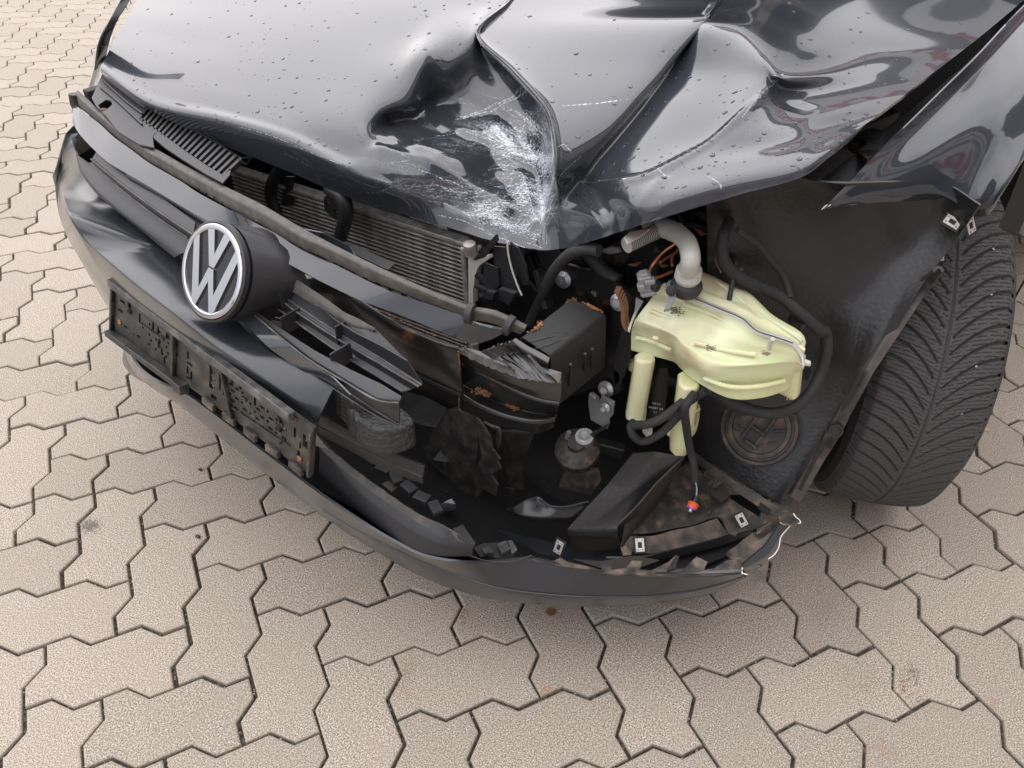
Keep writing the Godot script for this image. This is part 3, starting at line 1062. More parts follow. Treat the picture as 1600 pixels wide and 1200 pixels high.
	for i in lt[4].size():
		lt[4][i] += V(0, 0, -0.03)
	var sl := put("grille_slat", sheet(lt, 0.002, 40), grey, car, "upper grille slat left of the badge")
	put("edge_bead", pipe(lt[1].map(func(q: Vector3) -> Vector3: return q + V(0, 0.001, 0.001)), 0.0013, 6), M["weathered plastic"], sl)
	put("edge_bead", pipe(lt[3].map(func(q: Vector3) -> Vector3: return q + V(0, 0, 0.001)), 0.0015, 6), M["weathered plastic"], sl)
	lt = [[V(-.432,.585,-.109), V(-.369,.585,-.1), V(-.314,.585,-.095), V(-.215,.585,-.084), V(-.118,.585,-.075), V(-.074,.585,-.071), V(-.044,.585,-.069)], [V(-.493,.566,-.124), V(-.415,.566,-.107), V(-.35,.566,-.098), V(-.245,.566,-.085), V(-.151,.566,-.074), V(-.088,.566,-.069)], [V(-.573,.556,-.137), V(-.498,.556,-.11), V(-.409,.556,-.089), V(-.317,.556,-.077), V(-.231,.556,-.069), V(-.167,.556,-.064), V(-.107,.556,-.059)], [V(-.588,.547,-.141), V(-.513,.547,-.113), V(-.422,.547,-.091), V(-.33,.547,-.08), V(-.245,.547,-.072), V(-.182,.547,-.066), V(-.119,.547,-.06)]]
	for i in lt[0].size():
		lt[0][i] += V(0, 0.012, -0.03)
	put("grille_slat", sheet(lt, 0.003, 50, true, 0.006), grey, car, "broad lower grille slat left of the badge")
	s = Shape.new()
	var bar := [V(-.291,.612,-.103), V(-.214,.612,-.102), V(-.131,.612,-.1), V(-.052,.612,-.096)]
	s.tube(curve(bar, 6), [0.0045], 6, true, 1.4)
	put("grille_bar", s, grey, car)
	var back_wall := [V(-.478,.6,-.139), V(-.322,.6,-.119), V(-.197,.6,-.112), V(-.085,.6,-.104), V(-.028,.6,-.102)]
	var wall := []
	for p: Vector3 in back_wall:
		wall.append(p + V(0, -0.10, -0.06))
	for p in back_wall.size():
		back_wall[p] += V(0, 0.012, -0.045)
	put("grille_back", sheet([back_wall, wall], 0.002, 20), M["matt black"], car)
	for px: Vector3 in [V(-.234,.6,-.099), V(-.1,.6,-.091), V(-.307,.6,-.111), V(-.173,.6,-.098), V(-.375,.6,-.118)]:
		s = Shape.new()
		s.box(px + V(0, -0.012, -0.028), V(0.001, 0.022, 0.018), Basis.IDENTITY, 0.0004)
		put("grille_web", s, grey, car)
	# right slats, torn off at their ends
	var rt := [[V(.108,.582,-.093), V(.185,.582,-.085), V(.23,.582,-.077), V(.272,.582,-.075), V(.317,.582,-.078), V(.362,.582,-.078)], [V(.09,.572,-.086), V(.169,.567,-.083), V(.248,.562,-.084), V(.314,.557,-.088), V(.381,.552,-.089)], [V(.091,.57,-.08), V(.169,.565,-.076), V(.252,.56,-.077), V(.318,.556,-.081), V(.38,.551,-.085)], [V(.077,.558,-.082), V(.159,.553,-.077), V(.244,.549,-.077), V(.308,.544,-.081), V(.366,.54,-.084)], [V(.077,.556,-.076), V(.161,.552,-.072), V(.246,.547,-.07), V(.308,.542,-.073), V(.36,.538,-.076)]]
	for i in rt[0].size():
		rt[0][i] += V(0, 0.0, -0.006)
	for k: int in [1, 2, 4]:
		put("slat_bead", pipe(rt[k].map(func(q: Vector3) -> Vector3: return q + V(0, 0.0005, 0.001)), 0.0016, 6), M["weathered plastic"], car)
	put("grille_slat", sheet(rt, 0.002, 40, false), grey, car, "upper broken grille slat right of the badge")
	rt = [[V(.112,.56,-.045), V(.173,.56,-.043), V(.238,.56,-.042), V(.301,.56,-.046), V(.351,.56,-.052), V(.385,.56,-.052)], [V(.112,.556,-.043), V(.178,.556,-.035), V(.244,.556,-.029), V(.311,.556,-.03), V(.364,.556,-.032), V(.388,.556,-.045)], [V(.108,.55,-.042), V(.164,.54,-.038), V(.221,.53,-.039), V(.282,.52,-.045), V(.336,.51,-.051), V(.366,.5,-.059)], [V(.105,.545,-.039), V(.162,.535,-.035), V(.219,.525,-.035), V(.281,.515,-.041), V(.335,.505,-.048), V(.363,.495,-.06)]]
	for k: int in [1, 2, 3]:
		put("slat_bead", pipe(rt[k].map(func(q: Vector3) -> Vector3: return q + V(0, 0.0005, 0.001)), 0.0014, 6), M["weathered plastic"], car)
	put("grille_slat", sheet(rt, 0.002, 40, false, 0.004), grey, car, "lower grille slat with a torn tip right of the badge")
	rt = [[V(.086,.6,-.098), V(.149,.596,-.098), V(.194,.593,-.098), V(.236,.589,-.096), V(.259,.586,-.101), V(.286,.582,-.104)], [V(.07,.594,-.093), V(.135,.591,-.093), V(.197,.588,-.091), V(.237,.584,-.09), V(.259,.581,-.093), V(.283,.578,-.101)], [V(.04,.585,-.102), V(.127,.582,-.089), V(.193,.579,-.089), V(.232,.576,-.089), V(.257,.573,-.091), V(.281,.57,-.101)]]
	put("grille_top_bar", sheet(rt, 0.0025, 40, false), M["weathered rubber"], car, "dusty torn top bar of the grille right of the badge")
	put("torn_panel", sheet([[V(.248,.578,-.087), V(.269,.578,-.095), V(.283,.578,-.107)], [V(.253,.572,-.083), V(.284,.572,-.091), V(.308,.572,-.104)], [V(.254,.565,-.084), V(.299,.565,-.092), V(.343,.565,-.099)]], 0.002, 14, false), grey, car)
	for px: Vector3 in [V(.134,.578,-.087), V(.243,.567,-.09), V(.16,.556,-.066), V(.27,.556,-.058)]:
		s = Shape.new()
		s.box(px, V(0.0012, 0.014, 0.016), Basis.IDENTITY, 0.0004)
		put("grille_web", s, grey, car)
	# dark shelf behind the ledge on the right, with its dark flank
	put("grille_base", sheet([[V(.107,.556,-.047), V(.208,.556,-.029), V(.287,.556,-.026), V(.334,.556,-.017)], [V(.097,.546,-.03), V(.165,.539,-.022), V(.225,.531,-.025), V(.273,.524,-.042)]], 0.002, 24, false), M["dark grey paint"], car)


func badge() -> void:
	var c := V(0.061, 0.611, -0.026)
	var nrm := V(0.021, 0.5, 0.866).normalized()
	var e1 := Vector3.UP.cross(nrm).normalized()
	var e2 := nrm.cross(e1)
	var b := Basis(e1, e2, nrm)
	var s := Shape.new()
	s.lathe(c, nrm, [Vector2(0.062, -0.012), Vector2(0.0668, -0.006), Vector2(0.0662, 0.0005), Vector2(0.0635, 0.002)], 64)
	s.lathe(c, nrm, [Vector2(0.066, -0.075), Vector2(0.062, -0.012)], 64)
	s.lathe(c, nrm, [Vector2(0.0, -0.001), Vector2(0.062, -0.001)], 64)
	var holder := put("badge_housing", s, M["satin grey plastic"], car)
	s = Shape.new()
	s.lathe(c, nrm, [Vector2(0.0535, 0.0), Vector2(0.0545, 0.0032), Vector2(0.0565, 0.0042), Vector2(0.060, 0.004), Vector2(0.0622, 0.0028), Vector2(0.0632, 0.0002)], 72)
	var em := Node3D.new()
	em.name = "emblem"
	em.set_meta("label", "round chrome emblem with a V above a W")
	car.add_child(em, true)
	put("ring", s, M["chrome"], em)
	var strokes := [
		[Vector2(-0.0235, 0.0505), Vector2(-0.0105, 0.0535), Vector2(0.0005, 0.021), Vector2(0.0005, 0.006), Vector2(-0.0055, 0.006)],
		[Vector2(0.0235, 0.0505), Vector2(0.0105, 0.0535), Vector2(-0.0005, 0.021), Vector2(-0.0005, 0.006), Vector2(0.0055, 0.006)],
		[Vector2(-0.0475, 0.0275), Vector2(-0.0385, 0.039), Vector2(-0.0165, -0.028), Vector2(-0.0215, -0.0510), Vector2(-0.0245, -0.0495)],
		[Vector2(0.0475, 0.0275), Vector2(0.0385, 0.039), Vector2(0.0165, -0.028), Vector2(0.0215, -0.0510), Vector2(0.0245, -0.0495)],
		[Vector2(-0.0165, -0.028), Vector2(-0.0055, 0.0035), Vector2(0.0005, 0.0035), Vector2(0.0005, -0.012), Vector2(-0.0155, -0.0525), Vector2(-0.0215, -0.051)],
		[Vector2(0.0165, -0.028), Vector2(0.0055, 0.0035), Vector2(-0.0005, 0.0035), Vector2(-0.0005, -0.012), Vector2(0.0155, -0.0525), Vector2(0.0215, -0.051)]
	]
	var names := ["v_stroke", "v_stroke", "w_stroke", "w_stroke", "w_stroke", "w_stroke"]
	for i in 6:
		var pts := []
		for p: Vector2 in strokes[i]:
			pts.append(c + b * V(p.x, p.y, 0.0035 + 0.0002 * (i % 2)))
		put(names[i], flat(pts, 0.004), M["chrome"], em)
	s = Shape.new()
	s.lathe(c, nrm, [Vector2(0.0, 0.0008), Vector2(0.0545, 0.0008)], 48)
	put("dark_field", s, M["badge field"], em)
	# the body that carries the badge
	var rim := []
	var rear := []
	for i in 25:
		var a := TAU * i / 24
		rim.append(c + b * V(cos(a) * 0.0655, sin(a) * 0.0655, -0.012))
		rear.append(c + V(0.01, -0.03, -0.085) + V(cos(a) * 0.075, sin(a) * 0.052, 0.0))
	s = Shape.new()
	s.grid([PackedVector3Array(rim), PackedVector3Array(rear)], V(0.5, 3, 2.5), true)
	put("collar", s, M["satin grey plastic"], holder)


func plate_holder() -> void:
	var tl := V(-.227,.487,-.01)
	var tr := V(.281,.487,.001)
	var bl := V(-.262,.384,.009)
	var br := V(.252,.384,.003)
	var nrm: Vector3 = ((tr - tl).cross(tl - bl)).normalized()
	if nrm.z < 0:
		nrm = -nrm
	var out := nrm * 0.007
	var at := func(u: float, v: float, d := 0.0) -> Vector3:
		return tl.lerp(tr, u).lerp(bl.lerp(br, u), v) + nrm * d + out
	var nu := 104
	var nv := 20
	var open := {}
	var hole := func(u0: int, v0: int, w: int, h: int) -> void:
		for i in w:
			for j in h:
				open[Vector2i(u0 + i, v0 + j)] = true
	for q: Array in [[9, 3, 2, 3], [16, 5, 1, 4], [4, 5, 3, 1], [3, 9, 3, 1], [18, 9, 1, 1], [7, 14, 2, 1], [15, 14, 2, 1], [24, 3, 1, 5], [27, 4, 1, 4], [26, 3, 3, 1], [32, 3, 2, 4], [36, 4, 1, 4], [31, 15, 1, 3], [44, 6, 1, 3], [44, 10, 3, 1], [44, 12, 1, 3], [46, 13, 1, 3], [44, 16, 3, 1], [67, 3, 1, 4], [71, 3, 1, 3], [75, 3, 3, 1], [78, 4, 1, 4], [96, 5, 1, 4], [100, 5, 2, 5], [92, 13, 3, 1], [90, 9, 2, 1], [98, 13, 1, 4], [86, 14, 4, 1], [61, 6, 1, 6], [63, 9, 2, 4], [57, 16, 3, 2]]:
		hole.call(q[0], q[1], q[2], q[3])
	for k in 9:
		for e in 5:
			if (k * 7 + e * 3) % 5 < 3:
				hole.call(22 + k * 2 - (e % 2), 6 + e * 2, 1, 1)
			if (k * 5 + e * 2) % 4 < 3:
				hole.call(66 + k * 3 + (e % 2), 6 + e * 2, 1 + (k + e) % 2, 1)
	for v in range(5, 14):
		for u in range(56, 60):
			if u + (v % 3) < 59:
				open[Vector2i(u, v)] = true
	var s := Shape.new()
	for i in nu:
		for j in nv:
			if open.has(Vector2i(i, j)):
				continue
			var c := []
			for q: Array in [[i, j], [i + 1, j], [i + 1, j + 1], [i, j + 1]]:
				c.append([at.call(q[0] / float(nu), q[1] / float(nv)), at.call(q[0] / float(nu), q[1] / float(nv), -0.005)])
			s.quad(c[3][0], c[2][0], c[1][0], c[0][0])
			for e: Array in [[0, -1, 0, 1], [1, 0, 1, 2], [0, 1, 2, 3], [-1, 0, 3, 0]]:
				var other := Vector2i(i + e[0], j + e[1])
				if open.has(other) or other.x < 0 or other.y < 0 or other.x >= nu or other.y >= nv:
					s.quad(c[e[2]][0], c[e[3]][0], c[e[3]][1], c[e[2]][1])
	var h := put("plate_holder", s, M["dusty black plastic"], car, "empty black number plate holder full of small slots")
	# rails, ribs and clips
	var rail := func(u0: float, v0: float, u1: float, v1: float, w: float, d: float, called: String, m: String) -> void:
		var a: Vector3 = at.call(u0, v0)
		var b2: Vector3 = at.call(u1, v1)
		var x := (b2 - a).normalized()
		var y := nrm.cross(x).normalized()
		var r := Shape.new()
		r.box((a + b2) * 0.5 + nrm * d * 0.5, V(a.distance_to(b2) * 0.5, w * 0.5, d * 0.5), Basis(x, y, nrm), 0.001)
		put(called, r, M[m], h)
	rail.call(0.0, 0.0, 0.93, 0.0, 0.013, 0.012, "top_rail", "weathered plastic")
	rail.call(0.0, 0.04, 0.0, 1.0, 0.006, 0.006, "side_rail", "dusty black plastic")
	rail.call(1.0, 0.1, 1.0, 1.0, 0.006, 0.006, "side_rail", "dusty black plastic")
	rail.call(0.0, 1.0, 0.40, 1.0, 0.011, 0.014, "bottom_rail", "dusty black plastic")
	rail.call(0.40, 1.02, 0.44, 1.02, 0.016, 0.016, "bottom_rail_end", "dusty black plastic")
	for k in 5:
		var u := 0.52 + 0.1 * k
		rail.call(u, 1.0 + 0.02 * (k % 2), u + 0.055, 1.03 - 0.02 * (k % 2), 0.012, 0.006, "torn_tab", "muddy plastic")
	rail.call(0.362, 0.05, 0.362, 0.98, 0.007, 0.007, "rib", "dusty black plastic")
	rail.call(0.345, 0.05, 0.345, 0.9, 0.003, 0.004, "rib", "dusty black plastic")
	rail.call(0.60, 0.05, 0.66, 0.95, 0.005, 0.006, "rib", "dusty black plastic")
	rail.call(0.16, 0.42, 0.3, 0.42, 0.002, 0.003, "rib", "dusty black plastic")
	rail.call(0.7, 0.75, 0.88, 0.7, 0.002, 0.003, "rib", "dusty black plastic")
	for k in 12:
		var u := rng.randf_range(0.04, 0.33) if k % 2 else rng.randf_range(0.64, 0.97)
		var v := rng.randf_range(0.14, 0.88)
		if k % 3:
			rail.call(u, v, u + rng.randf_range(0.008, 0.03), v, 0.0016, 0.0028, "rib", "dusty black plastic")
		else:
			rail.call(u, v, u, v + rng.randf_range(0.06, 0.2), 0.0016, 0.0028, "rib", "dusty black plastic")
	for q: Array in [[0.045, 0.70], [0.955, 0.80], [0.925, 0.07]]:
		s = Shape.new()
		s.lathe(at.call(q[0], q[1], 0.0005), nrm, [Vector2(0.0048, 0.0), Vector2(0.0048, 0.0015), Vector2(0.003, 0.0028), Vector2(0.0018, 0.0016), Vector2(0.0, 0.0016)], 14)
		put("screw", s, M["rust"], h)
	for q: Array in [[0.1, 0.35], [0.6, 0.2], [0.86, 0.32], [0.86, 0.5]]:
		s = Shape.new()
		s.lathe(at.call(q[0], q[1], 0.0), nrm, [Vector2(0.005, 0.0), Vector2(0.005, 0.003), Vector2(0.003, 0.003), Vector2(0.003, 0.0)], 14)
		put("boss", s, M["dusty black plastic"], h)


func fender() -> void:
	var rows := [
		[V(.649,.7,-.535), V(.657,.722,-.591), V(.667,.747,-.644), V(.681,.775,-.689), V(.694,.805,-.75), V(.707,.835,-.811), V(.715,.865,-.904), V(.721,.895,-1.087)],
		[V(.65,.7,-.536), V(.663,.717,-.592), V(.675,.741,-.654), V(.69,.769,-.711), V(.703,.799,-.781), V(.715,.829,-.845), V(.722,.858,-.956), V(.729,.888,-1.168)],
		[V(.649,.699,-.537), V(.665,.714,-.593), V(.68,.737,-.655), V(.696,.764,-.71), V(.71,.794,-.778), V(.724,.824,-.839), V(.733,.853,-.948), V(.742,.883,-1.155)],
		[V(.649,.698,-.538), V(.668,.709,-.595), V(.692,.724,-.648), V(.717,.746,-.686), V(.742,.772,-.735), V(.761,.8,-.784), V(.779,.826,-.874), V(.8,.85,-1.097)],
		[V(.649,.697,-.541), V(.671,.704,-.597), V(.702,.708,-.646), V(.734,.718,-.681), V(.766,.73,-.719), V(.791,.762,-.747), V(.804,.79,-.828), V(.824,.81,-1.058)],
		[V(.649,.697,-.54), V(.672,.7,-.599), V(.707,.696,-.65), V(.742,.698,-.682), V(.783,.69,-.698), V(.808,.722,-.704), V(.813,.756,-.769), V(.826,.78,-.983)],
		[V(.649,.696,-.541), V(.673,.698,-.598), V(.709,.692,-.652), V(.744,.692,-.69), V(.799,.672,-.713), V(.807,.706,-.719), V(.811,.738,-.776), V(.822,.76,-.987)],
		[V(.648,.69,-.553), V(.677,.69,-.606), V(.711,.684,-.659), V(.746,.68,-.702), V(.793,.662,-.727), V(.8,.694,-.733), V(.803,.724,-.791), V(.813,.745,-1.001)]
	]
	put("left_front_fender", skin(rows, 0.0025, 60, 5), M["dark grey paint"], car, "dark grey left front fender with a torn pointed tip")
	var s := sheet([[V(.649,.7,-.535), V(.654,.705,-.562), V(.653,.705,-.595)], [V(.649,.7,-.533), V(.653,.7,-.556), V(.656,.7,-.582), V(.66,.7,-.599)]], 0.001, 10, false, 0.0, 0.001)
	for i in s.v.size():
		s.v[i] += V(0.0006, 0.0015, 0.0012)
	put("bare_edge", s, M["white paint"], car)


# the tyre: its tread is cut as real grooves into a fine grid
func wheel() -> void:
	var c := V(0.707, 0.3013, -0.94)
	var st := 0.4745
	var ax := V(cos(st), 0, -sin(st))
	var fw := V(sin(st), 0, cos(st))
	var root := Node3D.new()
	root.name = "left_front_wheel"
	root.position = c
	root.set_meta("label", "steered left front wheel with a winter tyre")
	car.add_child(root, true)
	var half := 0.088
	var ws := []
	var q := -half
	while q <= half + 0.0001:
		ws.append(q)
		q += 0.002
	var per := TAU * 0.3013 / 74.0
	var g := []
	var angles := []
	for i in 1251:
		angles.append(deg_to_rad(-105.0 + 195.0 * i / 1250.0))
	for i in range(1, 120):
		angles.append(deg_to_rad(90.0 + 165.0 * i / 120.0))
	angles.append(deg_to_rad(255.0))
	var uvs := []
	for th: float in angles:
		var arc := th * 0.3013
		var row := PackedVector3Array()
		for w: float in ws:
			var dep := 0.0
			var aw := absf(w)
			if absf(w) < 0.0014:
				dep = 0.007
			var sh := 0.0 if w > 0 else 0.5
			var rel := 1.0 - clampf(aw / half, 0.0, 1.0)
			var off := 0.066 * (1.0 - pow(rel, 2.1))
			var slope: float = 0.066 * 2.1 * pow(rel, 1.1) / half
			var x := fposmod((arc - off) / per + sh + 0.5, 1.0) - 0.5
			var dist: float = absf(x) * per / sqrt(1.0 + slope * slope)
			var wide := 0.0012 + 0.0014 * smoothstep(0.1, 1.0, aw / half)
			if aw > 0.007 and dist < wide:
				dep = 0.0065
			elif dist > wide + 0.0012 and aw > 0.003:
				# fine zigzag slits across the blocks
				var slit := fposmod((arc - off * 0.35 + 0.0012 * absf(fposmod(w / 0.004, 2.0) - 1.0)) / 0.0062, 1.0)
				if slit < 0.17 and fposmod(aw / 0.026 + floor(arc / 0.0062) * 0.37, 1.0) < 0.82:
					dep = 0.0022
			var r := 0.3013 - dep - 0.010 * pow(aw / half, 3.0) - (0.012 * smoothstep(0.86, 1.0, aw / half))
			row.append(ax * w + (fw * cos(th) + Vector3.UP * sin(th)) * r)
		g.append(row)
	var s := Shape.new()
	s.grid(g, V(1.5, 2.0, 4.0) - c)
	# one closed tread: normals point outwards
	for i in s.v.size():
		var rad: Vector3 = s.v[i] - ax * s.v[i].dot(ax)
		if s.n[i].dot(rad) < 0.0:
			s.n[i] = -s.n[i]
	var tyre := put("tyre", s, M["tread"], root)
	s = Shape.new()
	for sd: float in [-1.0, 1.0]:
		s.lathe(Vector3.ZERO, ax * sd, [Vector2(0.2793, half), Vector2(0.268, half + 0.008), Vector2(0.24, half + 0.012), Vector2(0.212, half + 0.006), Vector2(0.205, half - 0.004)], 72)
	put("sidewall", s, M["rubber"], tyre)
	s = Shape.new()
	s.lathe(Vector3.ZERO, ax, [Vector2(0.206, 0.086), Vector2(0.2, 0.08), Vector2(0.19, 0.05), Vector2(0.19, -0.085), Vector2(0.206, -0.086)], 48)
	for i in 10:
		var a := TAU * i / 10
		var d := fw * cos(a) + Vector3.UP * sin(a)
		s.box(d * 0.12 + ax * 0.06, V(0.075, 0.014, 0.009), Basis(d, ax.cross(d), ax), 0.003)
	s.lathe(Vector3.ZERO, ax, [Vector2(0.0, 0.07), Vector2(0.055, 0.068), Vector2(0.06, 0.05)], 32)
	put("rim", s, M["zinc"], root)
	# pale marks on the tread, and red wear dots in the grooves
	for i in 9:
		var th := deg_to_rad(8.0 + 7.0 * i)
		s = Shape.new()
		var d := fw * cos(th) + Vector3.UP * sin(th)
		s.box(ax * (0.043 + 0.0012 * i) + d * 0.2975, V(0.0016, 0.0028, 0.0006), Basis(ax, d.cross(ax), d) * Basis(Vector3.BACK, 0.5), 0.0003)
		put("tread_mark", s, M["tread mark"], tyre)


func arch_liner() -> void:
	var rows := [
		[V(.504,.74,-.483), V(.557,.732,-.522), V(.637,.724,-.558), V(.687,.716,-.624), V(.739,.708,-.691), V(.794,.7,-.676)],
		[V(.518,.655,-.495), V(.575,.652,-.54), V(.635,.649,-.599), V(.696,.646,-.659), V(.742,.643,-.701), V(.782,.64,-.696)],
		[V(.535,.58,-.489), V(.587,.578,-.549), V(.643,.576,-.613), V(.704,.574,-.659), V(.747,.572,-.667), V(.767,.57,-.671)],
		[V(.537,.47,-.512), V(.602,.47,-.568), V(.667,.47,-.614), V(.719,.47,-.617), V(.75,.47,-.614), V(.759,.47,-.629)],
		[V(.545,.36,-.517), V(.62,.36,-.56), V(.687,.36,-.588), V(.721,.36,-.592), V(.741,.36,-.596), V(.748,.36,-.611)],
		[V(.551,.23,-.526), V(.597,.223,-.522), V(.651,.215,-.522), V(.707,.208,-.525), V(.724,.2,-.541), V(.729,.2,-.556)]
	]
	var s := skin(rows, 0.003, 46, 8)
	var ln := put("wheel_arch_liner", s, M["liner plastic"], car, "big black wheel arch liner left bare by the missing bumper")
	# folded outer edge with long slots
	var e0 := [V(.783,.62,-.642), V(.762,.57,-.686), V(.755,.52,-.651), V(.753,.47,-.59), V(.744,.385,-.573), V(.735,.303,-.582), V(.731,.22,-.539)]
	var e1 := [V(.788,.616,-.64), V(.775,.563,-.683), V(.768,.511,-.649), V(.762,.459,-.585), V(.755,.375,-.571), V(.745,.297,-.58), V(.739,.218,-.543)]
	var e2 := [V(.78,.613,-.639), V(.76,.563,-.685), V(.753,.515,-.646), V(.747,.466,-.592), V(.739,.384,-.57), V(.729,.306,-.578), V(.723,.227,-.535)]
	s = sheet([e2, e0, e1], 0.004, 40, false, 0.0015)
	put("edge_strip", s, M["dusty liner edge"], ln)
	for q: Array in [[V(.75,.461,-.587), V(.747,.461,-.579), V(.741,.395,-.573), V(.746,.392,-.573)], [V(.739,.34,-.562), V(.735,.338,-.555), V(.729,.246,-.54), V(.734,.241,-.544)]]:
		for i in 4:
			q[i] += V(0.002, 0.004, 0.006)
		s = flat(q, 0.001)
		put("slot", s, M["matt black"], ln)
	s = Shape.new()
	s.lathe(V(.746,.361,-.566) + V(0.002, 0.004, 0.005), V(0.3, 0.5, 0.8), [Vector2(0.0, 0.0), Vector2(0.0065, 0.0), Vector2(0.0075, 0.003), Vector2(0.010, 0.003), Vector2(0.011, -0.002)], 16)
	put("fastening_hole", s, M["matt black"], ln)
	clip(V(.755,.575,-.767) + V(0.004, 0.004, 0.006), V(0.25, 0.55, 0.8), 0.2, ln)
	clip(V(.769,.66,-.694), V(0.3, 0.7, 0.6), 1.1, ln)
	clip(V(.79,.66,-.7), V(0.8, 0.4, 0.4), 0.3, ln)
	# lamp cover set into the liner
	var c := V(.634,.3,-.573) + V(0.01, 0.02, 0.03)
	var n := V(0.16, 0.62, 0.77).normalized()
	s = Shape.new()
	s.lathe(c, n, [Vector2(0.0, -0.006), Vector2(0.040, -0.006), Vector2(0.041, -0.002), Vector2(0.0475, -0.002), Vector2(0.0485, -0.006), Vector2(0.052, -0.006), Vector2(0.053, 0.001), Vector2(0.058, 0.001), Vector2(0.060, -0.014)], 48)
	var cap := put("lamp_cover", s, M["muddy liner"], ln)
	var b := Basis(n.cross(Vector3.UP).normalized() * -1.0, n.cross(n.cross(Vector3.UP)).normalized() * -1.0, n)
	for q: Array in [[-0.012, 0.004, 0.003, 0.030, 0.005, 0.3], [0.012, 0.002, 0.003, 0.030, 0.005, 0.3], [0.0, 0.026, 0.014, 0.004, 0.006, 0.3], [0.0, -0.004, 0.012, 0.003, 0.006, 0.3], [-0.004, -0.028, 0.012, 0.003, 0.005, 0.3], [0.026, -0.016, 0.008, 0.002, 0.004, -0.5], [0.03, 0.006, 0.01, 0.002, 0.004, -0.4], [-0.032, -0.01, 0.006, 0.004, 0.003, 0.4]]:
		s = Shape.new()
		s.box(c + b * V(q[0], q[1], -0.005), V(q[2], q[3], q[4]), b * Basis(Vector3.BACK, -q[5]), 0.001)
		put("cover_rib", s, M["muddy liner"], cap)


# a sheet metal spring nut, as pushed over the edges of plastic panels
func clip(at: Vector3, n: Vector3, turn: float, parent: Node) -> void:
	n = n.normalized()
	var x := Vector3.UP.cross(n).normalized()
	var b := Basis(x, n.cross(x), n) * Basis(Vector3.BACK, turn)
	var pts := []
	for q: Array in [[-0.0065, -0.010], [0.0065, -0.010], [0.0065, 0.010], [-0.0065, 0.010]]:
		pts.append(at + b * V(q[0], q[1], 0.002))
	var holes := []
	var ring := []
	for q: Array in [[-0.0032, -0.0045], [0.0032, -0.0045], [0.0032, 0.0045], [-0.0032, 0.0045]]:
		ring.append(at + b * V(q[0], q[1], 0.002))
	holes.append(ring)
	var s := flat(pts, 0.001, holes)
	var o := put("spring_nut", s, M["bright steel"], parent)
	for sx: float in [-1.0, 1.0]:
		for sy: float in [-1.0, 1.0]:
			s = Shape.new()
			s.box(at + b * V(sx * 0.0036, sy * 0.0074, 0.002), V(0.0009, 0.0008, 0.0003), b, 0.0001)
			put("slot", s, M["matt black"], parent if parent != car else o)
	s = Shape.new()
	s.box(at, V(0.0095, 0.013, 0.0008), b, 0.0004)
	put("tab", s, M["matt black"], parent if parent != car else o)


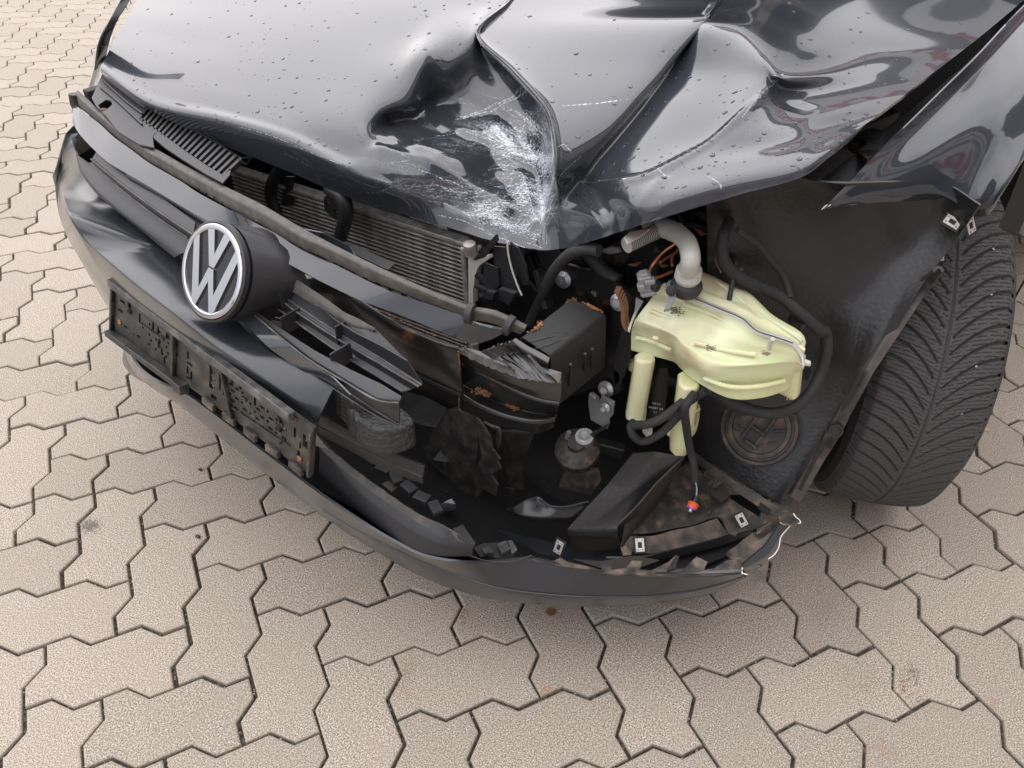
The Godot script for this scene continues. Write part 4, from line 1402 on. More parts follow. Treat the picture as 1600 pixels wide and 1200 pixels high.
func crash_beam() -> void:
	var steel: Material = M["black painted steel"]
	var beam := Node3D.new()
	beam.name = "crash_beam"
	beam.set_meta("label", "black steel crash beam with rust patches and a bent end")
	car.add_child(beam, true)
	var hid := [V(-0.5, 0, -0.20), V(-0.25, 0, -0.155), V(0.0, 0, -0.14)]
	var left := []
	for q: Array in [
		[0.525, -0.03, [V(.063,.525,-.196), V(.153,.525,-.188), V(.224,.525,-.183), V(.28,.525,-.187), V(.313,.525,-.192), V(.335,.525,-.2)]],
		[0.522, 0.0, [V(.062,.522,-.191), V(.153,.522,-.182), V(.225,.522,-.178), V(.281,.522,-.183), V(.314,.522,-.188), V(.337,.522,-.197)]],
		[0.50, 0.0, [V(.064,.5,-.189), V(.155,.5,-.181), V(.227,.5,-.177), V(.283,.5,-.181), V(.318,.5,-.185), V(.341,.5,-.193)]],
		[0.463, 0.006, [V(.061,.465,-.19), V(.156,.465,-.18), V(.231,.465,-.173), V(.288,.465,-.175), V(.319,.465,-.179), V(.354,.465,-.182)]],
		[0.455, 0.008, [V(.053,.453,-.195), V(.149,.453,-.185), V(.224,.453,-.179), V(.281,.453,-.181), V(.313,.453,-.184), V(.348,.453,-.188)]],
		[0.41, 0.006, [V(.035,.415,-.206), V(.134,.415,-.196), V(.215,.415,-.186), V(.268,.415,-.188), V(.303,.415,-.192), V(.336,.415,-.196)]],
		[0.40, -0.03, [V(.032,.405,-.214), V(.129,.405,-.203), V(.209,.405,-.196), V(.259,.405,-.198), V(.294,.405,-.202), V(.324,.405,-.209)]]
	]:
		var row := []
		for h: Vector3 in hid:
			row.append(V(h.x, q[0], h.z + q[1]))
		left.append(row + q[2])
	var lo := put("beam_section", sheet(left, 0.004, 50, true, 0.002), steel, beam)
	var right := [
		[V(.335,.522,-.203), V(.362,.522,-.212), V(.394,.522,-.22), V(.423,.522,-.231), V(.452,.522,-.242), V(.471,.522,-.247)],
		[V(.336,.518,-.199), V(.37,.518,-.203), V(.407,.518,-.206), V(.438,.518,-.213), V(.466,.518,-.224), V(.482,.518,-.233)],
		[V(.332,.498,-.204), V(.367,.498,-.205), V(.406,.498,-.207), V(.438,.498,-.214), V(.466,.498,-.226), V(.481,.498,-.236)],
		[V(.329,.482,-.212), V(.363,.482,-.214), V(.397,.482,-.216), V(.434,.482,-.22), V(.459,.482,-.226), V(.479,.482,-.236)],
		[V(.327,.474,-.213), V(.362,.474,-.215), V(.396,.474,-.218), V(.432,.474,-.222), V(.457,.474,-.229), V(.477,.474,-.239)],
		[V(.319,.438,-.218), V(.357,.438,-.219), V(.391,.438,-.223), V(.424,.438,-.232), V(.447,.438,-.244), V(.461,.438,-.256)],
		[V(.342,.447,-.193), V(.38,.447,-.194), V(.412,.447,-.2), V(.441,.447,-.211), V(.459,.447,-.223), V(.47,.447,-.238)],
		[V(.338,.436,-.196), V(.377,.436,-.197), V(.409,.436,-.203), V(.438,.436,-.215), V(.455,.436,-.228), V(.467,.436,-.243)],
		[V(.329,.405,-.203), V(.366,.405,-.208), V(.398,.405,-.215), V(.428,.405,-.228), V(.445,.405,-.238), V(.453,.405,-.261)]
	]
	var ro := put("beam_section", sheet(right, 0.004, 44, true, 0.0018), steel, beam)
	put("torn_flange", sheet([[V(.385,.545,-.191), V(.4,.552,-.21), V(.412,.56,-.217)], [V(.398,.535,-.198), V(.413,.538,-.225), V(.434,.54,-.227)], [V(.424,.528,-.208), V(.446,.528,-.217), V(.465,.528,-.225)], [V(.437,.522,-.201), V(.459,.522,-.215), V(.48,.522,-.227)]], 0.003, 24, true, 0.002, 0.0012), steel, ro)
	put("torn_flange", sheet([[V(.341,.527,-.193), V(.37,.527,-.199), V(.4,.527,-.204), V(.431,.527,-.212), V(.462,.527,-.225), V(.476,.527,-.24)], [V(.343,.521,-.192), V(.379,.521,-.194), V(.41,.521,-.198), V(.441,.521,-.206), V(.465,.521,-.217), V(.481,.521,-.229)]], 0.002, 40, true, 0.002, 0.0013), M["weathered rubber"], ro)
	for q: Array in [[right, 3, 0.004], [right, 6, 0.0046], [left, 4, 0.0042]]:
		var ridge: Array = q[0][q[1]].map(func(a: Vector3) -> Vector3: return a + V(-0.001, -0.002, -0.001))
		put("rolled_ridge", pipe(ridge, q[2], 12), M["gloss black"], ro if q[0] == right else lo)
	var s := Shape.new()
	var w := [V(.338,.52,-.197), V(.344,.483,-.193), V(.344,.447,-.188), V(.333,.41,-.198)]
	for i in w.size():
		w[i] += V(0.0, 0.0, 0.002)
	s.tube(curve(w, 5), [0.0009], 6)
	put("seam", s, M["rust"], ro)
	for q: Array in [[[V(.355,.456,-.211), V(.385,.456,-.212), V(.383,.456,-.201), V(.358,.456,-.195)], 150], [[V(.397,.44,-.222), V(.412,.44,-.232), V(.424,.44,-.223), V(.414,.44,-.215)], 110], [[V(.429,.41,-.226), V(.448,.41,-.238), V(.447,.41,-.234), V(.434,.41,-.225)], 12], [[V(.153,.52,-.186), V(.325,.52,-.198), V(.333,.52,-.199), V(.161,.52,-.184)], 40]]:
		specks(q[0], q[1], 0.0016, 0.004, M["rust"], ro, "rust_spots")
	s = flat([V(.414,.492,-.22), V(.445,.492,-.232), V(.45,.492,-.225), V(.444,.492,-.223), V(.44,.492,-.226), V(.42,.492,-.22)], 0.001)
	for i in s.v.size():
		s.v[i] += V(0.001, 0.002, 0.004)
	put("slot", s, M["matt black"], ro)
	s = Shape.new()
	s.lathe(V(.318,.477,-.194) + V(0, 0.001, 0.004), V(0.2, 0.4, 0.9), [Vector2(0.0, 0.0), Vector2(0.006, 0.0)], 12)
	put("hole", s, M["matt black"], lo)
	# crash box that carries the beam
	var a := V(.394,.545,-.363)
	var b := V(.453,.54,-.371)
	var c := V(.446,.53,-.257)
	var d := V(.391,.535,-.26)
	var dn := V(0, -0.105, -0.01)
	s = sheet([[d + dn, a + dn], [d, a], [b * 0.5 + a * 0.5 + V(0, 0.002, 0), b * 0.5 + a * 0.5 + V(0, 0.002, 0)]], 0.003, 8, false)
	var ring := [[d + dn, a + dn], [d, a], [c, b], [c + dn, b + dn], [d + dn, a + dn]]
	var box := put("crash_box", sheet(ring, 0.003, 24, false, 0.005, 0.0003), M["matt black steel"], beam, "rusty box section behind the bent beam end")
	put("crushed_lip", skin([[V(.389,.534,-.253), V(.414,.534,-.25), V(.434,.534,-.25), V(.45,.534,-.249)], [V(.385,.53,-.246), V(.415,.53,-.243), V(.435,.53,-.242), V(.453,.53,-.241)], [V(.367,.518,-.237), V(.403,.518,-.237), V(.429,.518,-.238), V(.451,.518,-.241)], [V(.357,.515,-.222), V(.401,.515,-.225), V(.427,.515,-.229), V(.451,.515,-.235)]], 0.003, 20, 4), steel, box)
	for q: Array in [[[V(.397,.537,-.265), V(.39,.537,-.303), V(.398,.537,-.31), V(.404,.537,-.28)], 50], [[V(.39,.54,-.368), V(.401,.54,-.375), V(.404,.54,-.36), V(.4,.54,-.343)], 110], [[V(.408,.542,-.375), V(.449,.542,-.37), V(.448,.542,-.364), V(.415,.542,-.366)], 110], [[V(.372,.53,-.209), V(.385,.53,-.231), V(.391,.53,-.23), V(.385,.53,-.209)], 120]]:
		specks(q[0], q[1], 0.0018, 0.001, M["rust"], box, "rust_spots")
	for q: Array in [[V(.408,.535,-.257), V(.422,.535,-.282), V(.438,.535,-.313)], [V(.423,.534,-.251), V(.436,.534,-.283), V(.444,.534,-.311)], [V(.415,.536,-.291), V(.436,.536,-.305)]]:
		put("scratch", pipe(q, 0.0005, 5), M["weathered plastic"], box)
	for q: Array in [[V(.46,.51,-.282), V(.445,.45,-.304)], [V(.461,.51,-.313), V(.443,.44,-.344)], [V(.462,.51,-.328), V(.446,.44,-.357)]]:
		put("pressed_line", pipe(q.map(func(a: Vector3) -> Vector3: return a + V(0.002, 0.001, 0.002)), 0.0022, 8), M["matt black steel"], box)
	put("hole", flat([V(.452,.49,-.286), V(.453,.49,-.293), V(.456,.49,-.286)], 0.001), M["matt black"], box)


# small flecks scattered over a four-cornered patch
func specks(q: Array, count: int, size: float, lift: float, m: Material, parent: Node, called: String) -> void:
	var s := Shape.new()
	var nrm: Vector3 = (q[1] - q[0]).cross(q[3] - q[0]).normalized()
	if nrm.dot(V(0.9, 1.15, 0.4) - q[0]) < 0.0:
		nrm = -nrm
	var e1: Vector3 = (q[1] - q[0]).normalized()
	var e2 := nrm.cross(e1)
	for i in count:
		var u := clampf(rng.randfn(0.5, 0.22), 0.0, 1.0)
		var w := clampf(rng.randfn(0.5, 0.22), 0.0, 1.0)
		var p: Vector3 = q[0].lerp(q[1], u).lerp(q[3].lerp(q[2], u), w) + nrm * lift
		var r := size * rng.randf_range(0.3, 1.3)
		var ring := []
		for j in 5:
			var ang := TAU * j / 5 + rng.randf()
			ring.append(p + (e1 * cos(ang) + e2 * sin(ang)) * r * rng.randf_range(0.5, 1.2))
		for j in 5:
			s.tri(p + nrm * r * 0.18, ring[j], ring[(j + 1) % 5])
	put(called, s, m, parent).set_meta("kind", "stuff")


func radiator() -> void:
	var tr := V(.214,.567,-.345)
	var br := V(.207,.475,-.35)
	var tl := V(-.274,.575,-.267)
	tl.y = tr.y
	var dn := (br - tr) * 2.6
	var x := (tl - tr).normalized()
	var len := tl.distance_to(tr)
	var n := x.cross(dn).normalized()
	if n.z < 0:
		n = -n
	var rad := Node3D.new()
	rad.name = "condenser"
	rad.set_meta("label", "bare condenser with bent fins behind the strip")
	car.add_child(rad, true)
	var s := Shape.new()
	var b := Basis(x, n.cross(x).normalized(), n)
	var step := 0.0078
	var rows := int(dn.length() / step)
	s.box((tr + tl) * 0.5 + dn * 0.5 - n * 0.014, V(len * 0.5, dn.length() * 0.5, 0.004), Basis(x, dn.normalized(), n), 0.001)
	put("core", s, M["matt black"], rad)
	s = Shape.new()
	s.box((tr + tl) * 0.5 - dn.normalized() * 0.004 - n * 0.006, V(len * 0.5, 0.0035, 0.009), b, 0.001)
	put("top_plate", s, M["aluminium"], rad)
	for i in rows:
		s = Shape.new()
		s.box((tr + tl) * 0.5 + dn.normalized() * (0.006 + step * i) - n * 0.006, V(len * 0.5, 0.0012, 0.008), b, 0.0004)
		put("flat_tube", s, M["aluminium"], rad)
	# corrugated fins between the tubes: too fine to tell apart
	s = Shape.new()
	var pitch := 0.0021
	for i in mini(rows, 22):
		var base: Vector3 = tr + dn.normalized() * (0.006 + step * i + step * 0.5) - n * 0.006
		for j in int(len / pitch):
			var p := base + x * pitch * (j + 0.5)
			var t := 0.0011 if j % 2 else -0.0011
			var h := dn.normalized() * step * 0.36
			s.quad(p - x * t - h + n * 0.006, p + x * t + h + n * 0.006, p + x * t + h - n * 0.006, p - x * t - h - n * 0.006)
	put("fins", s, M["aluminium"], rad).set_meta("kind", "stuff")
	s = Shape.new()
	s.box(tr + dn * 0.5 - x * 0.004 - n * 0.004, V(0.0045, dn.length() * 0.5, 0.010), b, 0.002)
	put("end_tank", s, M["aluminium"], rad)
	put("end_cap", flat([V(.228,.573,-.335), V(.241,.58,-.335), V(.244,.576,-.335), V(.236,.564,-.335), V(.247,.565,-.335), V(.265,.574,-.335), V(.267,.57,-.335), V(.251,.555,-.335), V(.244,.544,-.335), V(.239,.526,-.335), V(.235,.505,-.335), V(.234,.48,-.335), V(.225,.478,-.335)], 0.012), M["white plastic"], rad)
	s = Shape.new()
	s.lathe(V(.237,.581,-.33), V(0, 1, 0.2), [Vector2(0.0, 0.008), Vector2(0.009, 0.007), Vector2(0.010, 0.0), Vector2(0.010, -0.012)], 16)
	put("end_stub", s, M["aluminium"], rad)
	# dirty cross member above the condenser
	put("cross_member", sheet([[V(-.148,.512,-.4), V(-.014,.534,-.4), V(.093,.538,-.4), V(.22,.564,-.4)], [V(-.082,.54,-.36), V(.042,.555,-.36), V(.134,.553,-.36), V(.224,.553,-.36)], [V(-.061,.544,-.345), V(.049,.559,-.345), V(.15,.563,-.345), V(.215,.568,-.345)]], 0.004, 20), M["muddy plastic"], car)
	put("peeled_film", sheet([[V(.071,.575,-.35), V(.107,.58,-.35), V(.17,.582,-.35)], [V(.071,.571,-.352), V(.104,.57,-.352), V(.168,.576,-.352)]], 0.001, 16, false, 0.0, 0.0015), M["white plastic"], car)
	# broken air guides beside it
	put("air_guide", flat([V(.281,.599,-.33), V(.304,.606,-.33), V(.308,.583,-.33), V(.326,.558,-.33), V(.335,.54,-.33), V(.329,.535,-.33), V(.299,.537,-.33), V(.291,.539,-.33), V(.291,.568,-.33), V(.283,.572,-.33)], 0.003), M["satin grey plastic"], car)
	put("air_guide", flat([V(.268,.57,-.325), V(.294,.571,-.325), V(.297,.543,-.325), V(.279,.526,-.325), V(.265,.535,-.325)], 0.003), M["satin grey plastic"], car)
	put("air_guide", flat([V(.252,.571,-.32), V(.296,.627,-.32), V(.299,.619,-.32), V(.273,.582,-.32), V(.256,.571,-.32)], 0.004), M["black plastic"], car)
	put("torn_edge", pipe([V(.31,.618,-.328), V(.312,.598,-.328), V(.32,.573,-.328), V(.331,.551,-.328), V(.337,.542,-.328)], 0.0014, 6), M["white plastic"], car)
	for q: Array in [[V(.3,.533,-.31), V(.309,.55,-.31), V(.338,.554,-.31), V(.328,.53,-.31)], [V(.288,.53,-.3), V(.294,.544,-.3), V(.309,.548,-.3), V(.305,.534,-.3)], [V(.246,.54,-.33), V(.269,.534,-.33), V(.263,.527,-.33), V(.243,.534,-.33)], [V(.252,.527,-.32), V(.283,.53,-.32), V(.277,.524,-.32), V(.252,.523,-.32)]]:
		put("air_guide_bracket", flat(q, 0.008), M["satin grey plastic"], car)
	put("air_guide", flat([V(.304,.61,-.34), V(.318,.606,-.34), V(.334,.582,-.34), V(.339,.554,-.34), V(.324,.547,-.34), V(.315,.575,-.34)], 0.003), M["black plastic"], car)
	# black arms that stood behind the grille
	for q: Array in [[[V(-.129,.611,-.28), V(-.16,.583,-.28), V(-.178,.553,-.28), V(-.174,.523,-.28)], [[1275, 790], [1310, 800]]], [[V(.003,.622,-.27), V(.03,.616,-.27), V(.035,.591,-.27), V(.012,.54,-.27)], []]]:
		var s2 := Shape.new()
		s2.tube(curve(q[0], 6), [0.0125], 12, true, 0.8)
		put("grille_arm", s2, M["black plastic"], car)
	put("arm_plate", flat([V(-.147,.589,-.285), V(-.111,.6,-.285), V(-.125,.572,-.285), V(-.147,.557,-.285), V(-.122,.561,-.285), V(-.133,.543,-.285), V(-.174,.529,-.285)], 0.004), M["black plastic"], car)
	var hole := func(c: Vector3, r: float) -> Array:
		var o := []
		for i in 10:
			o.append(c + V(cos(TAU * i / 10) * r, sin(TAU * i / 10) * r, 0))
		return o
	put("arm_plate", flat([V(-.024,.593,-.275), V(.001,.62,-.275), V(.023,.611,-.275), V(.019,.58,-.275), V(0,.564,-.275), V(-.026,.573,-.275)], 0.004, [hole.call(V(-.016,.587,-.275), 0.005), hole.call(V(.002,.58,-.275), 0.005)]), M["black plastic"], car)
	put("torn_shelf", sheet([[V(.06,.61,-.176), V(.087,.61,-.187), V(.145,.61,-.187)], [V(.054,.595,-.186), V(.082,.595,-.188), V(.165,.595,-.183)]], 0.002, 12, false), M["dark grey paint"], car)
	put("torn_shelf", sheet([[V(.069,.585,-.21), V(.111,.585,-.221), V(.193,.585,-.224)], [V(.102,.585,-.204), V(.14,.585,-.204), V(.198,.585,-.206)]], 0.002, 12, false), M["satin grey plastic"], car)
	# cover of the lock carrier, with its row of slots
	var lock := Node3D.new()
	lock.name = "lock_carrier_cover"
	lock.set_meta("label", "dark plastic cover with a row of slots below the bonnet edge")
	car.add_child(lock, true)
	put("panel", flat([V(-.539,.655,-.184), V(-.645,.655,-.259), V(-.576,.655,-.255), V(-.472,.655,-.237), V(-.425,.655,-.23), V(-.382,.655,-.186), V(-.314,.655,-.176), V(-.298,.655,-.162), V(-.257,.655,-.141), V(-.285,.655,-.132), V(-.358,.655,-.137), V(-.439,.655,-.158), V(-.496,.655,-.17)], 0.003, [[V(-.497,.655,-.174), V(-.511,.655,-.196), V(-.5,.655,-.199), V(-.481,.655,-.192), V(-.464,.655,-.171), V(-.463,.655,-.163)]]), M["satin grey plastic"], lock)
	put("lower_edge", flat([V(-.385,.654,-.187), V(-.389,.654,-.194), V(-.335,.654,-.185), V(-.221,.654,-.168), V(-.135,.654,-.158), V(-.089,.654,-.155), V(-.106,.654,-.177), V(-.087,.654,-.164), V(-.07,.654,-.14), V(-.117,.654,-.141), V(-.188,.654,-.147), V(-.247,.654,-.153), V(-.301,.654,-.163), V(-.316,.654,-.177)], 0.003), M["satin grey plastic"], lock)
	put("upper_edge", flat([V(-.481,.656,-.24), V(-.422,.656,-.229), V(-.36,.656,-.227), V(-.217,.656,-.217), V(-.122,.656,-.208), V(-.113,.656,-.22), V(-.097,.656,-.199), V(-.115,.656,-.201), V(-.227,.656,-.224), V(-.375,.656,-.236)], 0.003), M["satin grey plastic"], lock)
	for i in 20:
		var u0 := (i + 0.55) / 20.0
		var u1 := (i + 1.0) / 20.0
		var t0 := V(-.423,.654,-.228)
		var t1 := V(-.122,.654,-.209)
		var b0 := V(-.385,.654,-.188)
		var b1 := V(-.089,.654,-.154)
		put("slat", flat([t0.lerp(t1, u0), t0.lerp(t1, u1), b0.lerp(b1, u1), b0.lerp(b1, u0)], 0.008), M["satin grey plastic"], lock)
	for q: Array in [[V(-.603,.657,-.24), V(-.479,.657,-.214), V(-.397,.657,-.201)], [V(-.574,.657,-.219), V(-.474,.657,-.201), V(-.353,.657,-.176)], [V(-.62,.657,-.251), V(-.485,.657,-.228), V(-.418,.657,-.218)]]:
		put("ridge", pipe(q, 0.0016, 6), M["satin grey plastic"], lock)
	specks([V(-.497,.65,-.178), V(-.492,.65,-.183), V(-.476,.65,-.174), V(-.481,.65,-.169)], 8, 0.004, 0.0, M["dead leaf"], lock, "leaf_bits")
	put("headlight", skin([[V(-.733,.58,-.237), V(-.723,.62,-.262), V(-.712,.66,-.283), V(-.699,.7,-.303)], [V(-.724,.575,-.249), V(-.716,.613,-.269), V(-.716,.652,-.29), V(-.721,.69,-.319)], [V(-.697,.6,-.265), V(-.681,.633,-.27), V(-.667,.667,-.279), V(-.703,.7,-.326)]], 0.004, 20, 4), M["bright steel"], car, "sliver of the right headlight beside the bonnet corner")
	put("right_front_fender", skin([[V(-.658,.66,-.255), V(-.641,.707,-.269), V(-.607,.753,-.288), V(-.599,.8,-.334)], [V(-.682,.665,-.288), V(-.644,.71,-.293), V(-.597,.755,-.3), V(-.594,.8,-.35)]], 0.003, 16, 3), M["dark grey paint"], car)


func tank() -> void:
	var cream: Material = M["cream plastic"]
	var t := Node3D.new()
	t.name = "washer_tank"
	t.set_meta("label", "cream plastic washer fluid tank exposed behind the missing headlight")
	car.add_child(t, true)
	var front := [
		[V(.507,.588,-.418), V(.53,.586,-.419), V(.555,.584,-.421), V(.584,.582,-.422), V(.62,.58,-.426), V(.644,.574,-.423), V(.666,.568,-.436), V(.686,.562,-.446), V(.701,.556,-.447)],
		[V(.499,.574,-.417), V(.525,.573,-.419), V(.551,.571,-.421), V(.581,.569,-.422), V(.618,.568,-.422), V(.642,.563,-.423), V(.664,.559,-.432), V(.685,.556,-.444), V(.702,.55,-.449)],
		[V(.5,.568,-.404), V(.527,.567,-.408), V(.554,.565,-.408), V(.583,.564,-.41), V(.619,.562,-.411), V(.641,.556,-.417), V(.663,.554,-.427), V(.686,.551,-.442), V(.704,.546,-.449)],
		[V(.497,.558,-.394), V(.525,.556,-.398), V(.554,.555,-.398), V(.582,.554,-.399), V(.616,.552,-.402), V(.639,.546,-.413), V(.664,.545,-.427), V(.687,.544,-.442), V(.705,.54,-.452)],
		[V(.492,.543,-.385), V(.516,.544,-.39), V(.548,.544,-.389), V(.575,.545,-.385), V(.611,.541,-.386), V(.638,.538,-.4), V(.663,.538,-.419), V(.688,.537,-.441), V(.705,.533,-.455)],
		[V(.491,.539,-.384), V(.514,.54,-.387), V(.548,.54,-.387), V(.574,.541,-.377), V(.607,.538,-.375), V(.635,.536,-.385), V(.663,.535,-.412), V(.688,.534,-.441), V(.705,.53,-.457)],
		[V(.488,.53,-.386), V(.509,.53,-.39), V(.546,.531,-.391), V(.569,.53,-.378), V(.6,.53,-.371), V(.626,.528,-.379), V(.66,.528,-.413), V(.688,.527,-.445), V(.704,.524,-.461)],
		[V(.481,.51,-.396), V(.504,.511,-.399), V(.542,.512,-.403), V(.564,.514,-.386), V(.595,.515,-.375), V(.625,.512,-.383), V(.661,.511,-.418), V(.688,.51,-.452), V(.7,.508,-.473)],
		[V(.48,.486,-.401), V(.501,.486,-.406), V(.539,.486,-.415), V(.557,.488,-.403), V(.588,.487,-.393), V(.627,.48,-.401), V(.663,.482,-.428), V(.687,.483,-.464), V(.695,.488,-.489)],
		[V(.481,.474,-.402), V(.501,.474,-.406), V(.539,.473,-.419), V(.555,.474,-.412), V(.588,.474,-.4), V(.635,.466,-.407), V(.667,.468,-.43), V(.687,.47,-.466), V(.692,.478,-.492)],
		[V(.484,.472,-.406), V(.501,.472,-.413), V(.536,.471,-.424), V(.552,.472,-.424), V(.586,.472,-.417), V(.628,.464,-.425), V(.659,.467,-.447), V(.677,.47,-.478), V(.683,.476,-.502)]
	]
	var s := Shape.new()
	s.add(skin(front, 0.004, 56, 5))
	put("front_half", s, cream, t)
	s = Shape.new()
	s.lobe([V(.524,.6,-.47), V(.546,.595,-.483), V(.578,.59,-.482), V(.597,.583,-.497), V(.627,.577,-.485), V(.643,.57,-.483), V(.693,.56,-.487), V(.701,.55,-.459), V(.682,.555,-.458), V(.636,.565,-.441), V(.616,.575,-.437), V(.55,.585,-.422), V(.529,.59,-.419)], V(0, -0.11, -0.02), 0.015)
	put("back_half", s, cream, t)
	var seam := [V(.529,.588,-.414), V(.55,.584,-.422), V(.582,.58,-.427), V(.618,.576,-.432), V(.643,.572,-.426), V(.665,.566,-.438), V(.686,.56,-.448), V(.699,.55,-.449), V(.708,.54,-.442)]
	var rows := []
	for q: Array in [[0.0, -0.004], [0.004, 0.001], [0.004, 0.005], [0.0, 0.008]]:
		var r := []
		for p: Vector3 in seam:
			r.append(p + V(0.25, 0, 0.97) * q[1] + V(0, q[0], 0))
		rows.append(r)
	put("welded_seam", sheet(rows, 0.006, 50, true, 0.001), M["white plastic"], t)
	put("seam_line", pipe([V(.56,.592,-.41), V(.587,.587,-.417), V(.622,.583,-.422), V(.646,.578,-.417), V(.668,.572,-.428), V(.688,.566,-.439)], 0.0009, 5), M["weathered rubber"], t)
	s = Shape.new()
	s.lobe([V(.489,.478,-.397), V(.509,.478,-.419), V(.525,.478,-.397), V(.504,.478,-.379)], V(-0.003, -0.118, 0.0), 0.005, 1)
	s.lobe([V(.48,.4,-.427), V(.504,.4,-.448), V(.515,.4,-.43), V(.492,.4,-.41)], V(0.0, -0.006, 0.0), 0.002, 1)
	s.lobe([V(.463,.435,-.43), V(.471,.435,-.442), V(.483,.435,-.426), V(.47,.435,-.42)], V(0.0, -0.02, 0.0), 0.005)
	s.lobe([V(.486,.375,-.411), V(.507,.375,-.425), V(.521,.375,-.402), V(.503,.375,-.388)], V(0.0, -0.03, 0.0), 0.007)
	put("left_leg", s, cream, t)
	s = Shape.new()
	s.lobe([V(.551,.47,-.415), V(.583,.47,-.418), V(.599,.47,-.395), V(.575,.47,-.378)], V(-0.004, -0.15, -0.02), 0.005, 1)
	s.lobe([V(.544,.4,-.44), V(.579,.4,-.448), V(.59,.4,-.433), V(.565,.4,-.411)], V(0.0, -0.006, 0.0), 0.002, 1)
	s.lobe([V(.54,.345,-.424), V(.535,.345,-.467), V(.556,.345,-.508), V(.58,.345,-.462), V(.575,.345,-.433)], V(0.0, -0.02, 0.0), 0.004)
	put("right_leg", s, cream, t)
	for q: Array in [[V(.468,.55,-.42), V(.482,.55,-.417), V(.489,.55,-.391), V(.496,.55,-.37), V(.506,.55,-.348), V(.502,.55,-.349), V(.486,.55,-.389)], [V(.669,.43,-.571), V(.662,.43,-.601), V(.667,.43,-.6), V(.679,.43,-.544), V(.674,.43,-.518), V(.672,.43,-.518)]]:
		put("tab", flat(q, 0.004), M["white plastic"], t)
	put("tab", flat([V(.711,.56,-.426), V(.718,.56,-.427), V(.721,.56,-.422), V(.716,.56,-.419)], 0.004), M["white plastic"], t)
	put("tab", pipe([V(.669,.575,-.418), V(.666,.565,-.421), V(.666,.555,-.423)], 0.003, 8), M["white plastic"], t)
	specks([V(.52,.566,-.404), V(.54,.566,-.418), V(.559,.566,-.398), V(.535,.566,-.387)], 90, 0.0018, 0.002, M["dry dirt"], t, "dirt_specks")
	specks([V(.601,.562,-.371), V(.616,.562,-.38), V(.621,.562,-.368), V(.608,.562,-.361)], 110, 0.0014, -0.002, M["dry dirt"], t, "dirt_specks")
	specks([V(.661,.56,-.41), V(.672,.56,-.416), V(.675,.56,-.405), V(.666,.56,-.399)], 90, 0.0014, -0.002, M["dry dirt"], t, "dirt_specks")
	for q: Array in [[V(.506,.556,-.396), V(.537,.554,-.401), V(.569,.553,-.406)], [V(.542,.572,-.417), V(.574,.569,-.423), V(.616,.565,-.424)], [V(.584,.548,-.382), V(.619,.546,-.396), V(.654,.545,-.414)], [V(.49,.505,-.394), V(.512,.504,-.402), V(.542,.503,-.403)], [V(.605,.5,-.383), V(.639,.499,-.39), V(.668,.499,-.415), V(.688,.498,-.449)]]:
		put("pressed_rib", pipe(q, 0.0035, 8), cream, t)
	for i in 5:
		s = Shape.new()
		s.box(V(.535,.545,-.37).lerp(V(.681,.53,-.447), i / 4.0) + V(0, -0.004, 0.004), V(0.004, 0.0016, 0.003), Basis(Vector3.UP, 0.4), 0.0008)
		put("pressed_mark", s, cream, t)
	# filler pipe
	var fp := Node3D.new()
	fp.name = "filler_pipe"
	car.add_child(fp, true)
	fp.set_meta("label", "pale corrugated filler pipe bending down into the tank")
	s = Shape.new()
	var path := curve([V(.452,.645,-.458), V(.484,.655,-.44), V(.509,.66,-.431), V(.534,.662,-.414), V(.551,.655,-.396), V(.549,.635,-.401), V(.546,.62,-.408)], 10)
	var radii := []
	for i in path.size():
		var w := float(i) / path.size()
		radii.append(0.0122 + (0.0014 * sin(i * 2.1) if w < 0.36 or (w > 0.72 and w < 0.9) else 0.0))
	s.tube(path, radii, 20)
	put("pipe", s, M["white plastic"], fp)
	var end: Vector3 = path[-1]
	s = Shape.new()
	s.lathe(end, V(0.05, 1, 0.1), [Vector2(0.0125, 0.016), Vector2(0.0165, 0.012), Vector2(0.0175, 0.0), Vector2(0.0150, -0.006), Vector2(0.0165, -0.010)], 28)
	put("collar", s, M["white plastic"], fp)
	s = Shape.new()
	s.lathe(end, V(0.05, 1, 0.1), [Vector2(0.0150, -0.006), Vector2(0.0195, -0.009), Vector2(0.021, -0.015), Vector2(0.0195, -0.021), Vector2(0.016, -0.026)], 28)
	put("grommet", s, M["rubber"], fp)
	s = Shape.new()
	s.tube([V(.464,.645,-.385), V(.478,.65,-.434)], [0.0105], 20)
	var sleeve := put("label_sleeve", s, M["white plastic"], fp)
	var sa := V(.464,.645,-.385)
	var sb := V(.478,.65,-.434)
	for i in 17:
		s = Shape.new()
		var w := 0.04 + 0.92 * i / 16.0
		s.tube([sa.lerp(sb, w), sa.lerp(sb, w + 0.022)], [0.0108], 20, false)
		put("printed_ring", s, M["matt black"], sleeve)
	put("sleeve_flap", flat([V(.473,.67,-.362), V(.471,.67,-.379), V(.486,.67,-.402), V(.487,.67,-.378), V(.486,.67,-.351)], 0.002), M["white plastic"], fp)
	put("clip", flat([V(.522,.605,-.398), V(.521,.605,-.409), V(.528,.605,-.412), V(.536,.605,-.404), V(.548,.605,-.378), V(.556,.605,-.351), V(.552,.605,-.345), V(.541,.605,-.372), V(.533,.605,-.387), V(.526,.605,-.388)], 0.004), M["clip grey"], car)
	s = Shape.new()
	s.lathe(V(.542,.61,-.382) + V(0, 0.003, 0.006), V(0.4, 0.4, 0.8), [Vector2(0.0, 0.002), Vector2(0.004, 0.0015), Vector2(0.007, 0.0)], 14)
	put("clip_eye", s, M["matt black"], car)
	# pump
	s = Shape.new()
	var p0 := V(.52,.445,-.446) + V(0, 0.004, 0.016)
	var p1 := V(.517,.33,-.456) + V(0, 0.004, 0.02)
	var d := (p1 - p0)
